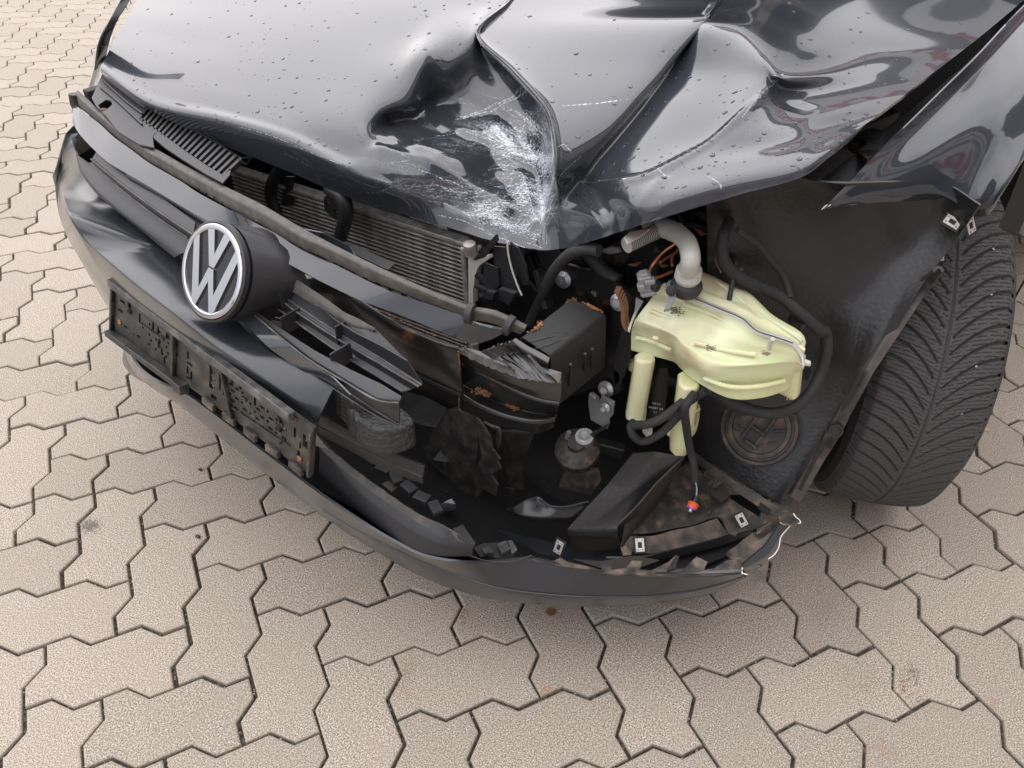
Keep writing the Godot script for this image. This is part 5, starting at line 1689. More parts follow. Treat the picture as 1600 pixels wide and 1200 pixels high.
	s.tube([p0, p0 + d * 0.04, p0 + d * 0.09, p0 + d * 0.12, p0 + d * 0.3, p0 + d * 0.46, p0 + d * 0.47, p0 + d * 0.5, p0 + d * 0.51, p0 + d * 0.97, p1], [0.007, 0.009, 0.009, 0.0125, 0.0135, 0.0135, 0.0142, 0.0142, 0.0135, 0.0145, 0.011], 20)
	var pump := put("washer_pump", s, M["black plastic"], car, "black washer pump with small white print between the tank legs")
	for i in 3:
		var tm := TextMesh.new()
		tm.text = ["V6 IN", "9AEB1 2A", "11"][i]
		tm.font_size = 12
		tm.pixel_size = 0.0004
		tm.depth = 0.0004
		var o := MeshInstance3D.new()
		o.name = "print"
		o.mesh = tm
		o.material_override = M["white plastic"]
		var zz := (V(0.93, 0.9, 0.39) - p0)
		zz = (zz - d.normalized() * zz.dot(d.normalized())).normalized()
		o.transform = Transform3D(Basis((-d.normalized()).cross(zz).normalized(), -d.normalized(), zz), p0 + d * (0.56 + 0.08 * i) + zz * 0.0142)
		pump.add_child(o, true)
	put("pump_outlet", pipe([V(.518,.335,-.458), V(.507,.335,-.446), V(.491,.335,-.435)], 0.0052, 12), M["black plastic"], pump)
	for i in 2:
		s = Shape.new()
		var q := V(.497,.335,-.439).lerp(V(.489,.335,-.434), i)
		s.tube([q, q + V(-0.0025, 0, 0.0012)], [0.0075], 14)
		put("outlet_band", s, M["white plastic"], pump)
	put("white_plug", flat([V(.51,.33,-.417), V(.513,.33,-.429), V(.519,.33,-.431), V(.527,.33,-.417), V(.522,.33,-.411)], 0.01), M["white plastic"], pump)
	# wiring
	var loom: Node3D = Node3D.new()
	loom.name = "wiring_loom"
	loom.set_meta("label", "black taped wiring loom looping round the cream tank")
	car.add_child(loom, true)
	var tape: Material = M["cloth tape"]
	var big := [V(.587,.444,-.424), V(.596,.435,-.443), V(.622,.427,-.448), V(.652,.419,-.46), V(.678,.419,-.473), V(.696,.419,-.504), V(.705,.438,-.527), V(.704,.457,-.551), V(.701,.487,-.56), V(.691,.516,-.561)] + [V(.687,.53,-.541), V(.664,.555,-.523), V(.632,.573,-.516), V(.608,.59,-.494), V(.587,.605,-.475), V(.57,.62,-.466), V(.561,.64,-.462), V(.556,.66,-.469), V(.546,.66,-.502)]
	put("main_branch", pipe(big, 0.0082, 12), tape, loom)
	put("branch", pipe([V(.644,.575,-.521), V(.627,.597,-.526), V(.612,.62,-.512), V(.597,.65,-.489), V(.578,.68,-.455)], 0.0046, 10), tape, loom)
	put("branch", pipe([V(.61,.467,-.408), V(.589,.453,-.401), V(.579,.439,-.381), V(.569,.426,-.356), V(.554,.413,-.345), V(.533,.4,-.343)], 0.0065, 10), tape, loom)
	put("branch", pipe([V(.605,.468,-.4), V(.586,.438,-.396), V(.576,.409,-.386), V(.567,.39,-.362), V(.548,.371,-.351), V(.536,.383,-.341), V(.529,.395,-.342), V(.527,.395,-.353)], 0.0058, 10), tape, loom)
	put("branch", pipe([V(.594,.463,-.39), V(.593,.449,-.37), V(.589,.395,-.395), V(.593,.341,-.413), V(.604,.314,-.414), V(.614,.288,-.409)], 0.0060, 10), tape, loom)
	put("cable_tie", pipe([V(.584,.6,-.473), V(.576,.6,-.501)], 0.003, 6), M["clip grey"], loom)
	put("loom_clip", flat([V(.672,.445,-.572), V(.684,.445,-.574), V(.69,.445,-.555), V(.676,.445,-.552)], 0.012), M["black plastic"], loom)
	put("loom_clip", flat([V(.647,.545,-.527), V(.661,.545,-.531), V(.674,.545,-.52), V(.671,.545,-.513), V(.656,.545,-.513)], 0.008), M["black plastic"], loom)
	for q: Array in [[[V(.678,.42,-.541), V(.684,.42,-.515)], "white paint"], [[V(.675,.42,-.538), V(.681,.42,-.512)], "yellow wire"], [[V(.68,.42,-.541), V(.686,.42,-.517)], "yellow wire"]]:
		put("wire", pipe(q[0], 0.0011, 6), M[q[1]], loom)
	for i in 3:
		var off := V(0.0012 * (i - 1), 0, 0)
		var w2 := []
		for p: Vector3 in [V(.599,.245,-.449), V(.605,.235,-.446), V(.609,.225,-.441)]:
			w2.append(p + off)
		put("wire", pipe(w2, 0.0008, 5), M[["blue wire", "white paint", "matt black"][i]], loom)
	# plug with orange and violet seals
	var a := V(.61,.225,-.439)
	var b := V(.613,.21,-.417)
	var ax := (b - a).normalized()
	var plug := Node3D.new()
	plug.name = "sensor_plug"
	plug.set_meta("label", "loose plug with orange and violet seals hanging from a cable")
	car.add_child(plug, true)
	s = Shape.new()
	s.tube([a, a + ax * 0.008, a + ax * 0.012], [0.005, 0.006, 0.006], 14)
	put("back", s, M["black plastic"], plug)
	s = Shape.new()
	s.lathe(a + ax * 0.010, ax, [Vector2(0.006, 0.0), Vector2(0.0088, 0.001), Vector2(0.0092, 0.003), Vector2(0.0082, 0.0045), Vector2(0.009, 0.006), Vector2(0.0085, 0.009), Vector2(0.006, 0.0095)], 20)
	put("seal", s, M["orange seal"], plug)
	s = Shape.new()
	s.tube([a + ax * 0.0185, a + ax * 0.0215], [0.0078], 18)
	put("seal", s, M["violet seal"], plug)
	s = Shape.new()
	s.tube([a + ax * 0.021, b], [0.0042, 0.0038], 10)
	put("pin", s, M["zinc"], plug)
	# grey connector, copper wires, hoses
	var con := Node3D.new()
	con.name = "grey_connector"
	con.set_meta("label", "grey cable connector left of the filler pipe")
	car.add_child(con, true)
	var cc := V(.498,.6,-.387)
	var cb := Basis(V(0.75, 0.25, -0.6).normalized(), V(-0.1, 0.95, 0.25).normalized(), V(0.6, -0.2, 0.77).normalized()).orthonormalized()
	for q: Array in [[0, 0, 0, 0.009, 0.016, 0.008], [0.006, 0.008, 0.006, 0.007, 0.004, 0.005], [-0.006, 0.002, 0.007, 0.005, 0.005, 0.005], [0.002, -0.012, 0.005, 0.010, 0.003, 0.006], [0.0, 0.015, 0.0, 0.006, 0.005, 0.006], [0.011, -0.002, 0.0, 0.004, 0.007, 0.005]]:
		s = Shape.new()
		s.box(cc + cb * V(q[0], q[1], q[2]), V(q[3], q[4], q[5]), cb, 0.0015)
		put("connector_body", s, M["clip grey"], con)
	put("plug_face", pipe([cc + cb * V(0.01, -0.002, 0.003), cc + cb * V(0.016, -0.003, 0.008)], 0.0075, 14), M["matt black"], con)
	for q: Array in [[V(.497,.615,-.395), V(.501,.627,-.396), V(.504,.638,-.412), V(.514,.65,-.422)], [V(.5,.62,-.415), V(.501,.62,-.436), V(.502,.62,-.452)], [V(.516,.62,-.419), V(.504,.62,-.438), V(.5,.62,-.46)], [V(.503,.605,-.398), V(.509,.605,-.412), V(.512,.605,-.429)]]:
		put("copper_wire", pipe(q, 0.0019, 6), M["copper"], car)
	for q: Array in [[V(.453,.6,-.412), V(.464,.6,-.431), V(.464,.6,-.416)], [V(.481,.6,-.443), V(.497,.6,-.447), V(.493,.6,-.436)], [V(.507,.65,-.477), V(.531,.65,-.472), V(.528,.65,-.462)], [V(.539,.62,-.479), V(.549,.62,-.472), V(.55,.62,-.468)]]:
		put("leaf", flat(q, 0.0008), M["dead leaf"], car)
	put("dry_stem", pipe([V(.54,.63,-.481), V(.553,.63,-.463), V(.565,.63,-.445), V(.58,.63,-.429)], 0.0009, 5), M["dead leaf"], car)
	put("dry_stem", pipe([V(.595,.595,-.475), V(.598,.595,-.49), V(.601,.595,-.499)], 0.0006, 5), M["dead leaf"], car)
	for i in 14:
		var w := i / 13.0
		var p := V(.457,.581,-.39).lerp(V(.48,.532,-.39), w) + V(0.004 * sin(w * 5.0), 0.0, 0.006)
		s = Shape.new()
		s.plate([p, p + V(0.010, 0.004, 0.004), p + V(0.007, -0.012, 0.006), p + V(-0.003, -0.010, 0.002)], 0.0006)
		put("leaf", s, M["dead leaf"], car)


func engine_bay() -> void:
	var dark: Material = M["matt black"]
	var s := Shape.new()
	s.box(V(0.0, 0.42, -0.80), V(0.60, 0.30, 0.01))
	put("bulkhead", s, dark, car)
	s = Shape.new()
	s.box(V(-0.02, 0.085, -0.58), V(0.56, 0.008, 0.30))
	put("underbody_floor", s, dark, car)
	s = Shape.new()
	s.box(V(-0.60, 0.40, -0.50), V(0.01, 0.25, 0.30))
	put("inner_wing", s, dark, car)
	s = Shape.new()
	s.box(V(0.585, 0.52, -0.76), V(0.01, 0.20, 0.12), Basis(Vector3.UP, -0.2))
	put("inner_wing", s, dark, car)
	# engine, battery and pipes seen as dark shapes
	s = Shape.new()
	s.box(V(0.36, 0.50, -0.58), V(0.085, 0.09, 0.10), Basis(Vector3.UP, 0.1), 0.008)
	put("battery", s, M["black plastic"], car)
	s = Shape.new()
	s.lobe([V(-0.25, 0.52, -0.52), V(0.2, 0.52, -0.5), V(0.22, 0.52, -0.75), V(-0.25, 0.52, -0.75)], V(0, -0.3, 0), 0.03)
	put("engine_block", s, M["black plastic"], car)
	# longitudinal member and mounting plate with flange bolts
	s = Shape.new()
	s.box(V(0.40, 0.47, -0.60), V(0.045, 0.065, 0.19), Basis.IDENTITY, 0.006)
	put("chassis_rail", s, M["black painted steel"], car)
	var hole := []
	for q: Vector3 in [V(.396,.539,-.41), V(.408,.539,-.41), V(.408,.529,-.41), V(.397,.531,-.41)]:
		hole.append(q)
	var mp := put("mounting_plate", flat([V(.337,.548,-.41), V(.355,.562,-.41), V(.392,.566,-.41), V(.44,.567,-.41), V(.467,.557,-.41), V(.476,.53,-.41), V(.463,.506,-.41), V(.455,.455,-.41), V(.458,.408,-.41), V(.47,.385,-.41), V(.454,.365,-.41), V(.432,.376,-.41), V(.404,.348,-.41), V(.361,.306,-.41), V(.32,.318,-.41), V(.311,.419,-.41), V(.316,.494,-.41)], 0.006, [hole]), M["black painted steel"], car, "black mounting plate with pale flange bolts")
	for q: Array in [[V(.352,.538,-.405), 0.0], [V(.45,.541,-.405), 0.4], [V(.447,.383,-.4), 0.2]]:
		bolt(q[0], V(0.12, 0.25, 0.96), 0.0132, q[1], mp)
	put("flap", flat([V(.473,.506,-.4), V(.464,.507,-.4), V(.459,.477,-.4), V(.455,.438,-.4), V(.462,.4,-.4), V(.475,.421,-.4), V(.483,.465,-.4)], 0.003), M["black plastic"], car)
	put("lug", flat([V(.457,.426,-.4), V(.466,.424,-.4), V(.472,.397,-.4), V(.47,.387,-.4), V(.462,.379,-.4), V(.458,.404,-.4)], 0.006), M["black painted steel"], car)
	# bright bracket with horn
	var br := put("horn_bracket", flat([V(.427,.373,-.385), V(.432,.378,-.385), V(.444,.375,-.385), V(.447,.367,-.385), V(.45,.382,-.385), V(.473,.382,-.385), V(.473,.356,-.385), V(.467,.344,-.385), V(.468,.335,-.385), V(.466,.322,-.385), V(.455,.322,-.385), V(.434,.322,-.385), V(.431,.335,-.385), V(.427,.353,-.385)], 0.0025), M["zinc"], car, "zinc bracket that holds the horn")
	bolt(V(.461,.366,-.38), V(0.15, 0.3, 0.94), 0.0085, 0.5, br)
	s = Shape.new()
	s.tube([V(.433,.378,-.38), V(.444,.376,-.38)], [0.0035], 10)
	put("rolled_edge", s, M["zinc"], br)
	put("strap", sheet([[V(.471,.34,-.38), V(.456,.325,-.37), V(.445,.31,-.366)], [V(.47,.335,-.372), V(.461,.323,-.367), V(.453,.31,-.364)]], 0.002, 12, true), M["black painted steel"], br)
	var horn := Node3D.new()
	horn.name = "horn"
	horn.set_meta("label", "round dirty black horn hanging below the bracket")
	car.add_child(horn, true)
	var hc := V(.434,.285,-.353)
	var hx := V(0.12, 0.9, 0.35).normalized()
	s = Shape.new()
	s.lathe(hc, hx, [Vector2(0.0, 0.020), Vector2(0.013, 0.020), Vector2(0.015, 0.012), Vector2(0.022, 0.008), Vector2(0.030, 0.002), Vector2(0.0355, -0.003), Vector2(0.0365, -0.007), Vector2(0.034, -0.011), Vector2(0.0345, -0.022), Vector2(0.030, -0.032), Vector2(0.0, -0.034)], 40)
	put("housing", s, M["dirty horn"], horn)
	s = Shape.new()
	s.lathe(V(.442,.31,-.359), hx, [Vector2(0.0, 0.003), Vector2(0.004, 0.003), Vector2(0.005, 0.0), Vector2(0.008, 0.0015), Vector2(0.010, 0.0), Vector2(0.0145, 0.0), Vector2(0.015, -0.012)], 24)
	put("cap", s, M["zinc"], horn)
	s = Shape.new()
	s.tube([V(.418,.3,-.347), V(.421,.315,-.347)], [0.0045, 0.0038], 12)
	put("stud", s, M["zinc"], horn)
	s = Shape.new()
	s.box(V(.466,.27,-.4), V(0.022, 0.010, 0.009), Basis(Vector3.UP, 0.6) * Basis(Vector3.BACK, -0.25), 0.002)
	put("plug", s, M["black plastic"], horn)
	put("funnel", flat([V(.426,.25,-.341), V(.446,.25,-.359), V(.471,.25,-.363), V(.468,.225,-.38), V(.472,.2,-.347), V(.47,.203,-.34), V(.417,.205,-.335)], 0.014), M["dirty horn"], horn)
	# hoses between the bonnet and the beam
	put("hose", pipe([V(.319,.464,-.37), V(.335,.505,-.37), V(.35,.548,-.37), V(.363,.577,-.37), V(.385,.608,-.37), V(.41,.626,-.37), V(.433,.632,-.37)], 0.0082, 12), M["cloth tape"], car)
	put("hose", pipe([V(.376,.588,-.42), V(.392,.58,-.42), V(.411,.569,-.42), V(.436,.563,-.42)], 0.010, 12), M["cloth tape"], car)
	for q: Array in [[[V(.338,.542,-.46), V(.352,.557,-.46)], 0.014, "zinc"], [[V(.377,.547,-.47), V(.405,.575,-.47)], 0.016, "zinc"]]:
		s = Shape.new()
		s.tube(q[0], [q[1]], 18)
		put("pipe_fitting", s, M["dirty horn"], car)
	put("fitting_clamp", flat([V(.385,.583,-.44), V(.404,.596,-.44), V(.418,.6,-.44), V(.423,.595,-.44), V(.405,.585,-.44)], 0.004), M["clip grey"], car)
	for q: Array in [[V(.24,.533,-.44), V(.246,.51,-.44), V(.258,.488,-.44), V(.277,.469,-.44)], [V(.261,.532,-.45), V(.273,.51,-.45), V(.29,.517,-.45)], [V(.243,.473,-.43), V(.266,.496,-.43), V(.292,.514,-.43)], [V(.209,.482,-.5), V(.222,.459,-.5), V(.21,.423,-.5)], [V(.375,.558,-.5), V(.397,.547,-.5), V(.405,.524,-.5)], [V(.456,.555,-.6), V(.483,.567,-.6), V(.501,.588,-.6)], [V(.448,.561,-.62), V(.471,.572,-.62), V(.492,.589,-.62)]]:
		put("thin_hose", pipe(q, 0.006, 8), M["black plastic"], car)
	# many thin cables and stubs in the dark behind
	for i in 22:
		var a := V(rng.randf_range(0.22, 0.58), rng.randf_range(0.50, 0.64), rng.randf_range(-0.62, -0.44))
		var b := a + V(rng.randf_range(-0.12, 0.12), rng.randf_range(-0.12, 0.02), rng.randf_range(-0.08, 0.06))
		var mid := a.lerp(b, 0.5) + V(rng.randf_range(-0.03, 0.03), rng.randf_range(0.0, 0.04), rng.randf_range(-0.02, 0.03))
		put("cable", pipe([a, mid, b], rng.randf_range(0.0018, 0.0055), 8), M[["black plastic", "cloth tape", "dirty horn", "satin grey plastic"][i % 4]], car)
	for i in 10:
		s = Shape.new()
		s.box(V(rng.randf_range(0.24, 0.34), rng.randf_range(0.46, 0.58), rng.randf_range(-0.46, -0.36)), V(rng.randf_range(0.006, 0.02), rng.randf_range(0.006, 0.03), rng.randf_range(0.002, 0.008)), Basis.from_euler(V(rng.randf() - 0.5, rng.randf() * 2.0, rng.randf() - 0.5)), 0.001)
		put("broken_bracket", s, M[["black plastic", "satin grey plastic"][i % 2]], car)
	put("panel", flat([V(.402,.53,-.7), V(.503,.59,-.7), V(.509,.563,-.7), V(.467,.5,-.7), V(.436,.461,-.7), V(.41,.484,-.7)], 0.004), M["black plastic"], car)
	# rail end between bonnet and fender
	put("wing_rail", flat([V(.596,.7,-.749), V(.592,.7,-.811), V(.602,.7,-.854), V(.622,.7,-.837), V(.634,.7,-.771), V(.634,.7,-.72)], 0.006), M["muddy liner"], car)
	s = Shape.new()
	s.lathe(V(.617,.715,-.772), V(0.2, 0.9, 0.3), [Vector2(0.0, 0.004), Vector2(0.006, 0.004), Vector2(0.008, 0.0), Vector2(0.013, 0.0), Vector2(0.015, -0.004)], 20)
	put("rubber_stop", s, M["rubber"], car)
	put("wing_channel", sheet([[V(.584,.66,-.649), V(.618,.707,-.757), V(.65,.753,-.897), V(.671,.8,-1.291)], [V(.624,.64,-.646), V(.652,.687,-.766), V(.674,.733,-.944), V(.699,.78,-1.327)]], 0.004, 20, true), M["black plastic"], car)


func bolt(at: Vector3, n: Vector3, r: float, turn: float, parent: Node) -> void:
	n = n.normalized()
	var s := Shape.new()
	s.lathe(at, n, [Vector2(r * 0.45, 0.0045), Vector2(r * 0.62, 0.0035), Vector2(r * 0.95, 0.0018), Vector2(r, 0.001), Vector2(r, -0.001)], 32)
	var o := put("flange_bolt", s, M["zinc"], parent)
	s = Shape.new()
	var x := Vector3.UP.cross(n).normalized()
	var y := n.cross(x)
	var pts := []
	for i in 6:
		var a := TAU * i / 6 + turn
		pts.append(at + n * 0.009 + (x * cos(a) + y * sin(a)) * r * 0.5)
	s.plate(pts, 0.008)
	s.lathe(at, n, [Vector2(0.0, 0.0098), Vector2(r * 0.3, 0.0096), Vector2(r * 0.36, 0.008)], 16)
	put("hexagon", s, M["zinc"], o)


func lower_front() -> void:
	var dark: Material = M["matt black"]
	var plastic: Material = M["black plastic"]
	var muddy: Material = M["muddy plastic"]
	# dark pan behind the lip
	put("under_tray", sheet([
		[V(-0.5, 0.20, -0.12), V(-0.25, 0.20, -0.07), V(0.0, 0.20, -0.06), V(0.2, 0.19, -0.09), V(0.34, 0.175, -0.13), V(0.48, 0.165, -0.19), V(0.58, 0.16, -0.26), V(0.66, 0.16, -0.36), V(0.7, 0.165, -0.45)],
		[V(-0.5, 0.10, -0.4), V(-0.25, 0.09, -0.4), V(0.0, 0.09, -0.4), V(0.2, 0.09, -0.4), V(0.34, 0.09, -0.4), V(0.48, 0.09, -0.42), V(0.58, 0.15, -0.5), V(0.64, 0.15, -0.56), V(0.68, 0.16, -0.58)]], 0.003, 30), M["black plastic"], car)
	for i in 14:
		var mid := V(rng.randf_range(0.05, 0.56), 0.0, 0.0)
		mid.z = -0.12 - 0.55 * mid.x * mid.x - rng.randf_range(0.03, 0.2)
		mid.y = 0.185 - 0.04 * mid.x + rng.randf_range(0.0, 0.01)
		var ring := []
		var turn := Basis.from_euler(V(rng.randf_range(-0.5, 0.5), rng.randf() * TAU, rng.randf_range(-0.5, 0.5)))
		var size := rng.randf_range(0.005, 0.018)
		for k in 5:
			ring.append(mid + turn * V(cos(TAU * k / 5) * size * rng.randf_range(0.4, 1.5), 0, sin(TAU * k / 5) * size * rng.randf_range(0.4, 1.2)))
		put("plastic_shard", flat(ring, 0.0025), M[["black plastic", "satin grey plastic", "muddy plastic", "dark grey paint"][i % 4]], car)
	# long curved trim under the number plate
	var r0 := [V(.139,.315,-.08), V(.209,.31,-.08), V(.267,.305,-.082), V(.348,.3,-.084), V(.39,.292,-.095), V(.411,.283,-.105), V(.435,.275,-.112)]
	var r1 := [V(.147,.308,-.074), V(.215,.303,-.07), V(.273,.297,-.07), V(.349,.292,-.074), V(.392,.285,-.084), V(.415,.277,-.096), V(.435,.27,-.108)]
	var r2 := [V(.148,.298,-.072), V(.216,.293,-.065), V(.275,.288,-.063), V(.347,.283,-.066), V(.39,.277,-.076), V(.415,.271,-.09), V(.435,.265,-.107)]
	var r3 := [V(.155,.275,-.06), V(.213,.271,-.057), V(.27,.266,-.055), V(.339,.262,-.058), V(.38,.26,-.067), V(.408,.258,-.084), V(.434,.256,-.107)]
	var r4 := [V(.151,.262,-.06), V(.209,.26,-.056), V(.267,.257,-.054), V(.337,.255,-.056), V(.379,.254,-.065), V(.408,.253,-.083), V(.434,.252,-.107)]
	var trim := put("lower_trim", sheet([r0, r1, r2, r3, r4], 0.003, 60, true, 0.002), M["satin grey plastic"], car, "long curved black trim torn loose above the bumper lip")
	put("dirty_edge", sheet([[V(.16,.322,-.076), V(.227,.316,-.075), V(.283,.311,-.077), V(.351,.305,-.082), V(.388,.292,-.098), V(.436,.28,-.11)], [V(.159,.314,-.071), V(.223,.308,-.068), V(.28,.302,-.069), V(.353,.296,-.075), V(.392,.284,-.089), V(.436,.273,-.109)]], 0.003, 40, true, 0.0, 0.0004), M["weathered rubber"], trim)
	put("torn_seam", pipe([V(.432,.255,-.104), V(.447,.245,-.116), V(.468,.244,-.131), V(.483,.243,-.148), V(.492,.242,-.168)], 0.0006, 5), M["weathered plastic"], trim)
	put("trim_end", flat([V(.399,.285,-.106), V(.404,.285,-.121), V(.441,.285,-.108), V(.442,.285,-.104), V(.416,.285,-.1)], 0.003), M["satin grey plastic"], trim)
	for k in 7:
		var s := Shape.new()
		s.box(V(.198,.31,-.09).lerp(V(.361,.3,-.089), k / 6.0) + V(0.004, 0.004, -0.018), V(0.012, 0.004, 0.008), Basis(Vector3.UP, -0.4 + 0.3 * (k % 3)), 0.001)
		put("grille_stub", s, M["black plastic"], trim)
	put("grille_stub", flat([V(.269,.3,-.09), V(.273,.3,-.102), V(.292,.3,-.102), V(.292,.3,-.089)], 0.004), M["weathered rubber"], trim)
	# dark bars crossing the opening
	put("lower_bar", sheet([[V(.171,.4,-.065), V(.239,.4,-.07), V(.311,.4,-.08), V(.366,.4,-.093)], [V(.173,.385,-.061), V(.24,.385,-.067), V(.312,.385,-.077), V(.367,.385,-.087)], [V(.166,.36,-.063), V(.231,.36,-.07), V(.302,.36,-.078), V(.359,.36,-.093)]], 0.004, 30, true, 0.002), plastic, car)
	put("lower_bar", sheet([[V(.251,.42,-.164), V(.282,.42,-.178), V(.325,.42,-.18)], [V(.246,.4,-.158), V(.28,.4,-.161), V(.321,.4,-.165)], [V(.26,.39,-.152), V(.288,.39,-.152), V(.317,.39,-.164)]], 0.004, 16), plastic, car)
	put("bar_edge", pipe([V(.185,.392,-.055), V(.246,.392,-.062), V(.306,.392,-.071), V(.341,.392,-.076), V(.373,.392,-.082)], 0.0012, 6), M["satin grey plastic"], car)
	put("dark_flap", flat([V(-.006,.129,-.2), V(.057,.157,-.2), V(.191,.156,-.2), V(.263,.105,-.2), V(.177,.039,-.2), V(.036,.048,-.2)], 0.004), dark, car)
	# foam absorber
	var s := Shape.new()
	s.lobe([V(.246,.475,-.06), V(.26,.475,-.09), V(.295,.475,-.091), V(.316,.475,-.103), V(.351,.475,-.098), V(.357,.475,-.084), V(.34,.475,-.05), V(.284,.475,-.046)], V(0, -0.045, 0.0), 0.006, 1)
	s.lobe([V(.234,.49,-.057), V(.249,.49,-.079), V(.279,.49,-.084), V(.305,.49,-.076), V(.303,.49,-.063), V(.263,.49,-.052)], V(0, -0.05, 0.0), 0.005, 1)
	put("foam_absorber", s, M["foam"], car, "piece of black foam poking out behind the bumper end")
	# torn air duct and strut
	put("torn_duct", skin([
		[V(.195,.261,-.285), V(.185,.243,-.285), V(.157,.159,-.285), V(.139,.095,-.285), V(.145,.036,-.285), V(.175,.001,-.285), V(.213,-.015,-.285)],
		[V(.224,.293,-.275), V(.223,.269,-.275), V(.207,.199,-.275), V(.195,.133,-.275), V(.198,.074,-.275), V(.218,.033,-.275), V(.239,.017,-.275)],
		[V(.262,.322,-.268), V(.264,.298,-.268), V(.258,.243,-.268), V(.251,.184,-.268), V(.252,.134,-.268), V(.257,.088,-.268), V(.264,.054,-.268)],
		[V(.29,.325,-.272), V(.295,.302,-.272), V(.294,.263,-.272), V(.289,.209,-.272), V(.294,.167,-.272), V(.275,.111,-.272), V(.262,.077,-.272)]], 0.003, 30, 6), M["dusty duct"], car, "large torn black air duct below the crash beam")
	put("duct_shard", flat([V(.292,.327,-.27), V(.31,.315,-.27), V(.324,.299,-.27), V(.328,.276,-.27), V(.344,.263,-.27), V(.339,.253,-.27), V(.346,.242,-.27), V(.324,.214,-.27), V(.339,.2,-.27), V(.335,.169,-.27), V(.306,.165,-.27), V(.286,.126,-.27), V(.287,.199,-.27), V(.305,.245,-.27)], 0.003), M["dusty duct"], car)
	put("duct_ring", sheet([[V(.3,.309,-.28), V(.319,.311,-.28), V(.331,.315,-.28), V(.335,.305,-.28), V(.331,.277,-.28), V(.324,.26,-.28)], [V(.308,.3,-.285), V(.317,.301,-.285), V(.323,.304,-.285), V(.325,.295,-.285), V(.321,.271,-.285), V(.317,.254,-.285)]], 0.004, 20), M["dusty duct"], car)
	put("duct_lip", pipe([V(.193,.256,-.28), V(.212,.279,-.28), V(.243,.305,-.28)], 0.004, 8), plastic, car)
	put("strut", sheet([[V(.256,.206,-.36), V(.259,.154,-.36), V(.264,.113,-.36), V(.254,.06,-.36), V(.25,.025,-.36), V(.283,.006,-.36)], [V(.31,.253,-.34), V(.304,.198,-.34), V(.307,.158,-.34), V(.307,.113,-.34), V(.311,.078,-.34), V(.321,.048,-.34)], [V(.343,.256,-.36), V(.326,.197,-.36), V(.32,.165,-.36), V(.322,.115,-.36), V(.325,.059,-.36), V(.324,.036,-.36)]], 0.01, 30), M["dusty duct"], car)
	put("strut_rags", flat([V(.28,.095,-.335), V(.301,.113,-.335), V(.321,.124,-.335), V(.315,.096,-.335), V(.305,.097,-.335), V(.294,.081,-.335)], 0.003), M["dusty duct"], car)
	put("cross_bar", sheet([[V(.408,.235,-.215), V(.421,.235,-.265), V(.454,.235,-.267), V(.473,.235,-.283), V(.491,.235,-.3)], [V(.408,.225,-.218), V(.432,.225,-.232), V(.46,.225,-.253), V(.482,.225,-.271), V(.492,.225,-.284)], [V(.405,.21,-.226), V(.435,.21,-.235), V(.462,.21,-.252), V(.483,.21,-.272), V(.49,.21,-.281)]], 0.006, 30, true, 0.003), M["gloss black"], car)
	put("cross_bar", pipe([V(.438,.25,-.254), V(.462,.25,-.256), V(.482,.25,-.274), V(.498,.25,-.3)], 0.002, 6), M["satin grey plastic"], car)
	# fog lamp duct
	put("lamp_duct", sheet([[V(.524,.315,-.373), V(.546,.312,-.401), V(.585,.31,-.422)], [V(.51,.27,-.328), V(.547,.27,-.353), V(.57,.27,-.398)], [V(.494,.225,-.257), V(.522,.225,-.282), V(.549,.225,-.306)], [V(.495,.222,-.253), V(.525,.222,-.279), V(.553,.222,-.303)], [V(.498,.212,-.252), V(.528,.212,-.276), V(.554,.212,-.3)]], 0.004, 24, false, 0.003), M["liner plastic"], car, "flat black duct panel sloping down to the bumper lip")
	put("duct_side", sheet([[V(.585,.31,-.422), V(.571,.282,-.372), V(.562,.253,-.339), V(.549,.225,-.306)], [V(.576,.27,-.422), V(.572,.25,-.387), V(.566,.23,-.351), V(.549,.21,-.329)], [V(.558,.2,-.442), V(.561,.195,-.405), V(.563,.19,-.363), V(.563,.185,-.304)]], 0.003, 20, false), M["brown black"], car)
	put("duct_bottom", sheet([[V(.498,.205,-.259), V(.525,.205,-.28), V(.554,.205,-.305)], [V(.5,.17,-.26), V(.53,.17,-.284), V(.557,.17,-.315)]], 0.003, 12, false), M["brown black"], car)
	# side tray with spring nuts
	var tray := put("side_tray", sheet([[V(.545,.22,-.442), V(.553,.218,-.476), V(.56,.217,-.506), V(.588,.215,-.499), V(.645,.213,-.483), V(.695,.212,-.478), V(.717,.21,-.478)], [V(.561,.205,-.439), V(.587,.205,-.436), V(.6,.205,-.454), V(.609,.205,-.475), V(.645,.205,-.464), V(.68,.205,-.459), V(.704,.205,-.453)], [V(.559,.2,-.396), V(.584,.2,-.403), V(.611,.2,-.42), V(.63,.2,-.436), V(.643,.2,-.454), V(.673,.2,-.439), V(.688,.2,-.437)], [V(.561,.195,-.331), V(.586,.195,-.355), V(.606,.195,-.383), V(.627,.195,-.411), V(.648,.195,-.448), V(.675,.195,-.432), V(.688,.195,-.433)]], 0.003, 40, true, 0.002), M["muddy liner"], car, "muddy inner tray of the lost bumper corner")
	put("tray_band", sheet([[V(.566,.2,-.323), V(.592,.201,-.345), V(.611,.203,-.374), V(.631,.204,-.401), V(.651,.205,-.438)], [V(.564,.192,-.314), V(.594,.192,-.336), V(.618,.192,-.365), V(.645,.192,-.396), V(.664,.192,-.439)], [V(.566,.188,-.298), V(.603,.188,-.324), V(.625,.188,-.354), V(.649,.188,-.39), V(.677,.188,-.437)]], 0.003, 30, true, 0.002), M["muddy plastic"], tray)
